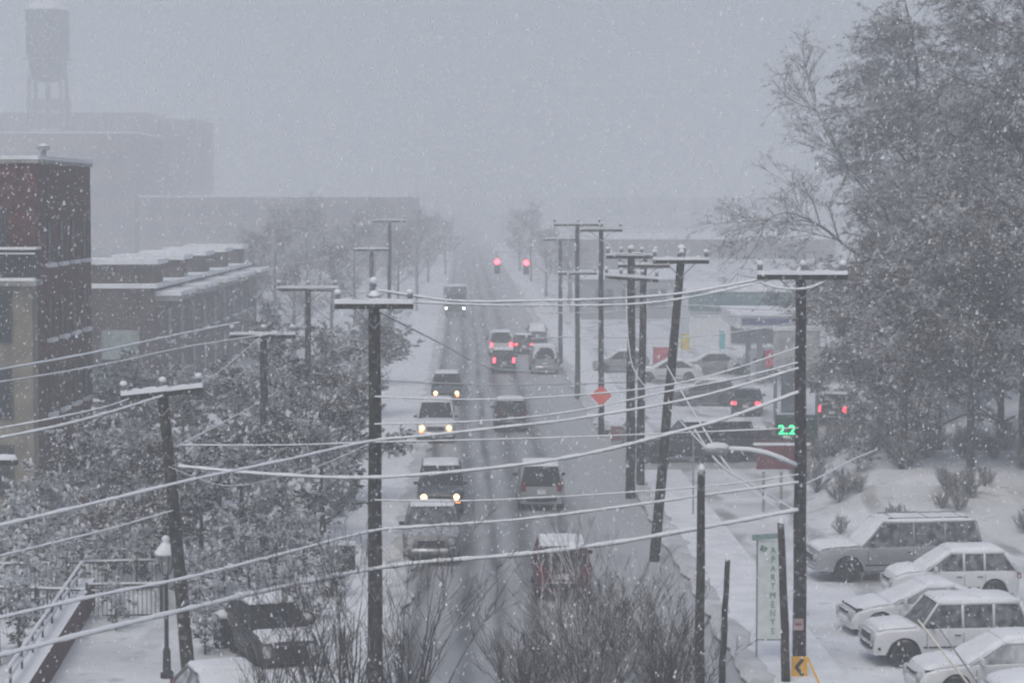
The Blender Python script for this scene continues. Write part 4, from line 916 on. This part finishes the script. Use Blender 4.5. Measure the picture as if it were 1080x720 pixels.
def tufts(mb, rnd, pts, n, L, wd, strokes, ps, dark, mi_snow, droop=.25, gap=.55, fs=.35, axis=.0):
    off = Vector((rnd.uniform(0, 50), rnd.uniform(0, 50), 0))
    for _ in range(n):
        q, d = rnd.choice(pts); c = q + Vector((rnd.gauss(0, .12), rnd.gauss(0, .12), rnd.gauss(0, .12)))
        if noise.noise(c * fs) < -.12 and rnd.random() < gap: continue
        sn = min(.85, ps * (2.1 if noise.noise(c * .7 + off) > .06 else .45)); mi = rnd.choice(dark)
        dd = (d * .6 + Vector((rnd.uniform(-1, 1), rnd.uniform(-1, 1), rnd.uniform(-.4, .4)))).normalized()
        for k in range(strokes):
            v = (dd * (.9 if not axis else 1.15) + Vector((rnd.uniform(-1, 1), rnd.uniform(-1, 1), rnd.uniform(-.9, .8) - droop)) * .85).normalized()
            is_s = rnd.random() < sn * (1.35 if v.z > -.15 else .5)
            l_ = L * rnd.uniform(.4, 1.2); w2 = wd * rnd.uniform(.6, 1.3) * (1.25 if is_s else 1.0)
            u = v.cross(Vector((0, 0, 1))) if is_s else v.cross(Vector((rnd.uniform(-1, 1), rnd.uniform(-1, 1), rnd.uniform(-1, 1))))
            if u.length < 1e-3: continue
            u.normalize(); t_ = rnd.random(); c2 = c + dd * axis * t_ + Vector((0, 0, -droop * axis * t_ * t_)); l_ *= 1 - .45 * t_ if axis else 1.0
            a = c2 + v * l_ * .03; m_ = c2 + v * l_ * .55 + Vector((0, 0, .02 if is_s else 0)); b = c2 + v * l_ + Vector((0, 0, -droop * l_ * .35))
            mb.add([a - u * w2 * .3, a + u * w2 * .3, m_ + u * w2 / 2, m_ - u * w2 / 2, b], [(0, 1, 2, 3), (3, 2, 4)], mi_snow if is_s else mi)
def proto_tree(name, seed, H, th, R_, style, **kw):
    rnd = random.Random(seed)
    root = thing(name, None, None)
    if style == 'leafy':
        tr, tw, pts = limb_tree(rnd, H, th, R_, levels=2, kids=5, nlimb=9, r0=kw.get('r0', .13))
        tr.build('trunk', bark, root, True)
        tufts(tw, rnd, pts, kw.get('nt', 1000), kw.get('L', .27), kw.get('wd', .048), kw.get('st', 24), kw.get('ps', .33), [0, 1, 1], 2, .15, .6, .9, kw.get('axis', .45))
        tw.build('crown', [twig, kw.get('leaf', leafd), leafsnow], root)
    elif style == 'snowy':
        tr, tw, pts = limb_tree(rnd, H, th, R_, levels=3, kids=5, nlimb=kw.get('nlimb', 13), r0=kw.get('r0', .4), up=kw.get('up', .35))
        if kw.get('limb'):
            bp = []
            def lim(path, r, lev):
                path = spline([Vector(p) for p in path], 4); (tr if lev == 0 else tw).tube(path, [max(.012, r * (1 - .85 * i / len(path))) for i in range(len(path))], 5, caps=False)
                for _ in range(12 if lev == 0 else 7 if lev == 1 else 5):
                    i = rnd.randint(len(path) // 5, len(path) - 1); d_ = (path[min(i + 1, len(path) - 1)] - path[i - 1]).normalized() + Vector((rnd.uniform(-.9, .9), rnd.uniform(-.9, .9), rnd.uniform(-.5, 1.0)))
                    L_ = (3.2, 1.8, .9)[lev] * rnd.uniform(.5, 1.1); e1_ = path[i] + d_.normalized() * L_ * .5; e2_ = e1_ + (d_.normalized() + Vector((rnd.uniform(-.4, .4), rnd.uniform(-.4, .4), rnd.uniform(-.5, .2)))) * L_ * .5
                    if lev < 2: lim([path[i], e1_, e2_], max(.014, r * .4), lev + 1)
                    else: tw.tube([path[i], e1_, e2_], [.016, .012, .006], 3, caps=False)
                    if lev >= 1: bp.append((e2_, d_.normalized()))
            lim([(-.2, 0, 8.2), (-3.2, -.4, 9.3), (-5.4, -.8, 10.9), (-7.2, -.9, 11.6), (-8.4, -1.0, 11.1)], .12, 0)
            lim([(-.2, 0, 10.5), (-3.0, .5, 13.0), (-4.6, .8, 15.4), (-5.6, 1.0, 17.4)], .09, 0)
            tufts(tw, rnd, bp, 1100, .32, .018, 14, .4, [1, 0], 3, .2, .0, .3, .5)
        tr.build('trunk', bark, root, True)
        tufts(tw, rnd, pts, kw.get('nt', 5000), kw.get('L', .8), kw.get('wd', .06), kw.get('st', 14), kw.get('ps', .3), [1, 1, 0, 2], 3, kw.get('droop', .3), .4, .3, kw.get('axis', 1.1))
        tw.build('crown', [twig, kw.get('leaf', leafb), leafg, leafsnow], root)
    else:  # bare
        tr, tw, pts = limb_tree(rnd, H, th, R_, levels=3, kids=5, nlimb=kw.get('nlimb', 8), r0=kw.get('r0', .2), up=kw.get('up', .8), twist=.2)
        tr.build('trunk', bark, root, True)
        sprays(tw, rnd, pts, kw.get('n', 1500), .6, .03, .22, [.5, .42, .0, .08], .1)
        tw.build('crown', [twig, leafb, leafg, leafsnow], root)
    return root
used = {}
def plant(proto, label, cat, x, y, s=1.0, rz=None, z=None, group=None, sz=None):
    o = proto if proto.name not in used else copy_tree(proto)
    if proto.name not in used: used[proto.name] = 1
    o.location = (x, y, gz(x, y) if z is None else z); o.rotation_euler = (0, 0, random.uniform(0, 6.28) if rz is None else rz); o.scale = (s, s, sz or s)
    return tag(o, label, cat, group)
# leafy dark street trees on the left
la = proto_tree('street_tree', 11, 5.6, 1.0, 2.3, 'leafy', ps=.33)
lb_ = proto_tree('street_tree', 12, 5.2, .9, 2.5, 'leafy', ps=.42, wd=.055)
lc = proto_tree('street_tree', 13, 5.9, 1.1, 2.2, 'leafy', leaf=leafb, ps=.31)
spots = [(105, 80, lb_, 1.05, 'snow-flecked tree behind the plaza railing'), (150, 74, lc, .95, 'brownish leafy tree just behind the lantern lamp'), (212, 70, la, .98, 'dark snow-flecked tree beside the leaning lantern side pole'),
         (255, 77, lb_, 1.0, 'snowy street tree directly over the parked dark cars'), (195, 90, lc, 1.05, 'tree below the corner of the brown brick row'), (300, 86, la, 1.0, 'dark street tree next to the snow-armed pole'), (340, 80, lb_, .92, 'rounded snowy tree over the pale parked vehicle'),
         (372, 92, lc, .9, 'tree partly hidden by the thick kerb pole, lower branches bare'), (345, 108, la, 1.0, 'tree behind the kerb pole in the second row'), (290, 112, lc, 1.1, 'tree at the end of the brown row canopies'), (384, 128, lb_, 1.0, 'tree beside the white pavement abreast of the white SUV'),
         (240, 104, lb_, 1.05, 'tree standing before the canopies of the brown row'), (145, 100, la, 1.1, 'dark tree before the pale window of the brown row'), (395, 150, la, .95, 'tree beside the pavement abreast of the dark lit car')]
for (px, Y, pr_, s, lb) in spots: plant(pr_, lb, 'tree', P(px, 500, Y).x, Y, s * (.82 if px < 262 else 1.0), group='snowy leafy street trees along the left pavement')
# bare hazy trees farther left and at the far end
ba = proto_tree('bare_tree', 21, 12.5, 2.4, 4.0, 'bare', n=4200, nlimb=11)
bb = proto_tree('bare_tree', 22, 10.5, 2.0, 3.8, 'bare', n=4200, nlimb=11)
lbls = ['lower bare tree between the snow-armed pole and the hazy pole', 'bare tree at the brown row corner behind its stepped parapet end', 'faintest bare tree at the vanishing end of the left pavement', 'faint tree before the middle of the long warehouse', 'tall bare hazy tree behind the hazy crossarmed pole', 'bare hazy tree beside the brown row, nearer the canopies', 'bare tree above the left pavement at the bend of traffic', 'bare tree near the fainter pole', 'bare tree between the fainter and faintest poles', 'faint bare tree beside the far box truck', 'very faint bare tree beyond the box truck', 'bare tree in front of the long red warehouse',
        'faint bare tree on the right beyond the traffic signals', 'bare tree on the right by the small roadside house', 'bare tree behind the slim wide-armed pole', 'faint tree far along the right pavement', 'faint bare tree before the long warehouse, near its street end']
fars = [(310, 128, bb, .8), (262, 135, ba, .75), (470, 275, bb, 1.0), (338, 230, bb, 1.1), (290, 150, ba, 1.0), (268, 165, bb, 1.0), (350, 140, bb, .95), (375, 165, ba, .95), (420, 185, bb, 1.0), (440, 210, ba, .95), (452, 250, bb, 1.1), (325, 190, ba, 1.1), (560, 255, ba, 1.0), (576, 215, bb, .9), (600, 195, bb, .85), (548, 290, bb, 1.1), (395, 215, ba, 1.05)]
for (px, Y, pr_, s), lb in zip(fars, lbls): plant(pr_, lb, 'tree', P(px, 400, Y * 1.35).x, Y * 1.35, s * (.84 if px < 500 else .88), z=0, group='bare trees fading along the street')
# big snowy trees on the right
t1 = proto_tree('snowy_tree', 31, 27, 4.5, 5.6, 'snowy', nt=7600, nlimb=30, wd=.03, L=.42, st=28, ps=.47, limb=True)
t2 = proto_tree('snowy_tree', 32, 24, 3.0, 5.2, 'snowy', nt=7400, nlimb=30, wd=.03, L=.42, st=28, ps=.56, limb=True)
t3 = proto_tree('snowy_shade_tree', 33, 10.5, 2.6, 2.6, 'snowy', nt=3000, nlimb=20, r0=.15, L=.28, wd=.026, st=24, axis=.55, ps=.36, up=.5)
plant(t1, 'tallest snow-laden tree filling the upper frame, trunk hidden', 'tree', 22.6, 97, 1.0, 2.6)
plant(t2, 'wide snowy tree with long bare limb reaching out over the store roof', 'tree', 21.8, 122, 1.0, 0.0)
plant(t1, 'deep snowy tree behind the tallest one, browner', 'tree', 30.5, 118, 1.05, 3.0)
plant(t2, 'large snowy tree at the frame edge above the lot', 'tree', 24.0, 84, .9, 2.2)
plant(t3, 'smaller brownish tree with bare lower trunk above the silver SUV', 'tree', P(952, 500, 92).x, 92, .92, .3)
plant(t3, 'smaller snowy tree on the bank, next to the frame edge', 'tree', P(1024, 500, 91).x, 91, 1.05, 2.1)
t4 = proto_tree('snowy_shade_tree', 34, 10.5, .7, 2.7, 'snowy', nt=3600, nlimb=24, r0=.13, L=.28, wd=.026, st=24, axis=.55, ps=.42, up=.4)
plant(t4, 'smaller tree behind the bare lower trunk, toward the braking SUV', 'tree', P(925, 500, 104).x, 104, 1.05, 5.0)
plant(t4, 'smaller tree between two bank trees, set farther back', 'tree', P(990, 500, 106).x, 106, 1.2, 1.2)
plant(t4, 'smaller tree far back at the frame edge beyond the bank', 'tree', P(1055, 500, 108).x, 108, 1.25, 3.3)
plant(t3, 'smaller tree at the very edge of the bank, partly cut by the frame', 'tree', P(1078, 500, 93).x, 93, 1.0, 4.1)
# the long bare limb seen against the sky
def shrub(name, seed, H, spread, nst, m=twigdark, r0=.03, kids=6, n=500, lean=(0, 0), mix=(.85, .1, 0, .05)):
    rnd = random.Random(seed); root = thing(name, None, None); st, tw, pts = MB(), MB(), []
    def br(p, d, L, r, lev):
        path = [p]; rad = [r]; dd = d.normalized(); nn = 5
        for i in range(nn):
            dd = (dd + Vector((rnd.uniform(-1, 1), rnd.uniform(-1, 1), rnd.uniform(-.3, .6))) * .13).normalized(); path.append(path[-1] + dd * L / nn); rad.append(max(.004, r * (1 - .8 * (i + 1) / nn)))
        (st if lev == 0 else tw).tube(path, rad, 5 if lev == 0 else 3, caps=False)
        if lev > 0: pts.extend((q, dd) for q in path[1:])
        if lev < 2:
            for k in range(kids):
                i = rnd.randint(1, nn); br(path[i], dd + Vector((rnd.uniform(-1, 1), rnd.uniform(-1, 1), rnd.uniform(-.2, .5))) * .6, L * rnd.uniform(.35, .55), max(.006, rad[i] * .65), lev + 1)
    for k in range(nst):
        a = 6.283 * k / nst + rnd.uniform(-.3, .3); t = spread * rnd.uniform(.15, 1.0)
        br(Vector((rnd.uniform(-.15, .15), rnd.uniform(-.15, .15), -.05)), Vector((math.cos(a) * t + lean[0], math.sin(a) * t + lean[1], 1)), H * rnd.uniform(.75, 1.1), r0 * rnd.uniform(.7, 1.3), 0)
    if n: sprays(tw, rnd, pts, n, .38, .013, .03, mix, .2, al=1.5)
    st.build('stems', m, root, True); tw.build('twigs', [m, leafb, leafg, leafsnow], root); return root
s1 = shrub('bare_shrub', 41, 4.4, .62, 24, n=2600, kids=8, mix=(.5, .16, 0, .34), m=twig)
plant(s1, 'dense bare reddish shrub rising in the middle of the bottom edge', 'shrub', P(622, 700, 51.5).x, 51.5, .70, 0.3)
plant(s1, 'second dense bare shrub to the right of the reddish one, behind the tall post', 'shrub', P(690, 700, 53.5).x, 53.5, .46, 2.6)
plant(s1, 'dense bare shrub to the left of the reddish one, lower', 'shrub', P(560, 700, 52.5).x, 52.5, .42, 4.4)
s2 = shrub('bare_sapling', 42, 3.7, .5, 11, n=500, kids=5, r0=.035)
plant(s2, 'thin spreading bare sapling just right of the thick kerb pole', 'shrub', P(432, 700, 51).x, 51, .95, 1.0)
plant(s2, 'thin forked bare stems in front of the parked dark cars', 'shrub', P(365, 700, 52).x, 52, .92, 3.4)
plant(s2, 'bare snowy stems before the dark car at the plaza edge', 'shrub', P(285, 700, 51.5).x, 51.5, .72, 2.2)
plant(s2, 'bare stems between the parked dark car and kerb pole, nearer the car', 'shrub', P(330, 700, 53).x, 53, .8, 5.2)
s3 = shrub('bare_bush', 43, 2.7, .8, 13, n=900, kids=6)
plant(s3, 'low wide bare bush between the tall plain post and shorter post', 'shrub', P(712, 700, 52.5).x, 52.5, .85, 1.9)
plant(s3, 'low bare bush filling the bottom edge beneath the reddish shrub', 'shrub', P(560, 700, 50.5).x, 50.5, .8, 4.0)
plant(s3, 'bare bush farther back behind the reddish shrub, beside the kerb', 'shrub', P(655, 700, 58).x, 58, .8, 5.0)
# scrub on the bank
s4 = shrub('scrub_bush', 44, 1.2, 1.1, 16, n=1100, kids=6, m=twigdark, r0=.012, mix=(.4, .2, .0, .4))
rnd = random.Random(5)
for i in range(115):
    x, y = (rnd.uniform(12, 24), rnd.uniform(82.5, 102)) if i < 75 else (rnd.uniform(17, 32), rnd.uniform(100, 122))
    plant(s4, 'snow-dusted scrub bush on the bank behind the lot', 'bush', x, y, rnd.uniform(.3, .85), group='scrub bushes on the snowy bank')
e1 = proto_tree('evergreen_bush', 51, 1.5, .1, .7, 'leafy', nt=130, st=18, L=.2, wd=.04, ps=.34, r0=.04, axis=.25)
plant(e1, 'small dark rounded bush on the plaza before the railing', 'bush', *G(122, 664).xy, .8)
plant(e1, 'dark bush on the corner behind the leaning crossarmed pole', 'bush', *G(668, 482).xy, 1.1)
plant(e1, 'dark bush on the bank left of the bare lower trunk', 'bush', *G(905, 505, 1.0).xy, .8)
plant(e1, 'dark bush hugging the sloping wall', 'bush', *G(20, 690).xy, 1.2)

for i, (px, Y, s_) in enumerate(((70, 71, 1.2), (110, 73, 1.0), (205, 68, 1.1), (235, 70, 1.3), (262, 72, 1.0), (160, 78, 1.3), (190, 76, 1.1), (290, 74, 1.2), (320, 75, 1.1), (345, 73, .9), (60, 80, 1.4), (300, 80, 1.2), (340, 84, 1.2), (225, 64, .9), (330, 66, .8), (215, 61.5, .8), (272, 66.5, .9), (15, 76, 1.4), (45, 74, 1.3), (85, 77, 1.5), (130, 75, 1.3), (150, 72, 1.2), (30, 80, 1.5), (-10, 73, 1.4), (120, 81, 1.4), (350, 70, 1.0), (255, 64, .8), (305, 69, .9), (20, 68, 1.1), (55, 67, .9))):
    plant(e1, 'dark snow-flecked bush in the planting under the leafy street trees', 'bush', P(px, 500, Y).x, Y, s_, group='bushes under the left street trees')

# ------------------------------------------------------------------ falling snow and haze
rnd = random.Random(99); mb = MB()
for _ in range(95000):
    Y = 15 + 125 * rnd.random() ** .5
    x = rnd.uniform(-.27, .27) * Y + rnd.uniform(-2, 2); z = CAMZ + rnd.uniform(-.24, .12) * Y + rnd.uniform(-.5, .5)
    if z < .3: continue
    r = rnd.uniform(.008, .017) * (1 + Y / 140); c = Vector((x, Y, z)); h = r * rnd.uniform(1.0, 1.8)
    t = Vector((rnd.uniform(-.3, .3), rnd.uniform(-.3, .3), 1)).normalized() * h; a = t.orthogonal().normalized() * r; b = t.cross(a).normalized() * r
    mb.add([c + t, c - t * .6 + a, c - t * .6 - a * .5 + b * .87, c - t * .6 - a * .5 - b * .87], [(0, 1, 2), (0, 2, 3), (0, 3, 1), (1, 3, 2)])
fn = flake.node_tree; tb = fn.nodes.new('ShaderNodeBsdfTransparent'); ms = fn.nodes.new('ShaderNodeMixShader'); ms.inputs[0].default_value = .55
fn.links.new(tb.outputs[0], ms.inputs[1]); fn.links.new(fn.nodes['Principled BSDF'].outputs[0], ms.inputs[2]); fn.links.new(ms.outputs[0], fn.nodes['Material Output'].inputs['Surface'])
tag(mb.build('falling_snow', flake), 'loose snowflakes falling through the air', 'falling snow', kind='stuff')
hm = bpy.data.materials.new('haze_air'); hm.use_nodes = True; n = hm.node_tree; n.nodes.clear()
pv = n.nodes.new('ShaderNodeVolumePrincipled'); pv.inputs['Color'].default_value = (.972, .988, .988, 1); pv.inputs['Density'].default_value = HAZE; pv.inputs['Density Attribute'].default_value = ''
pv.inputs['Anisotropy'].default_value = 0.3
oo = n.nodes.new('ShaderNodeOutputMaterial'); n.links.new(pv.outputs[0], oo.inputs['Volume']); hm.cycles.homogeneous_volume = True
mb = MB(); mb.box((0, 795, 42), (1060, 1720, 86)); hz = mb.build('haze', hm); tag(hz, 'pale snowy air filling the street', 'haze', kind='stuff')
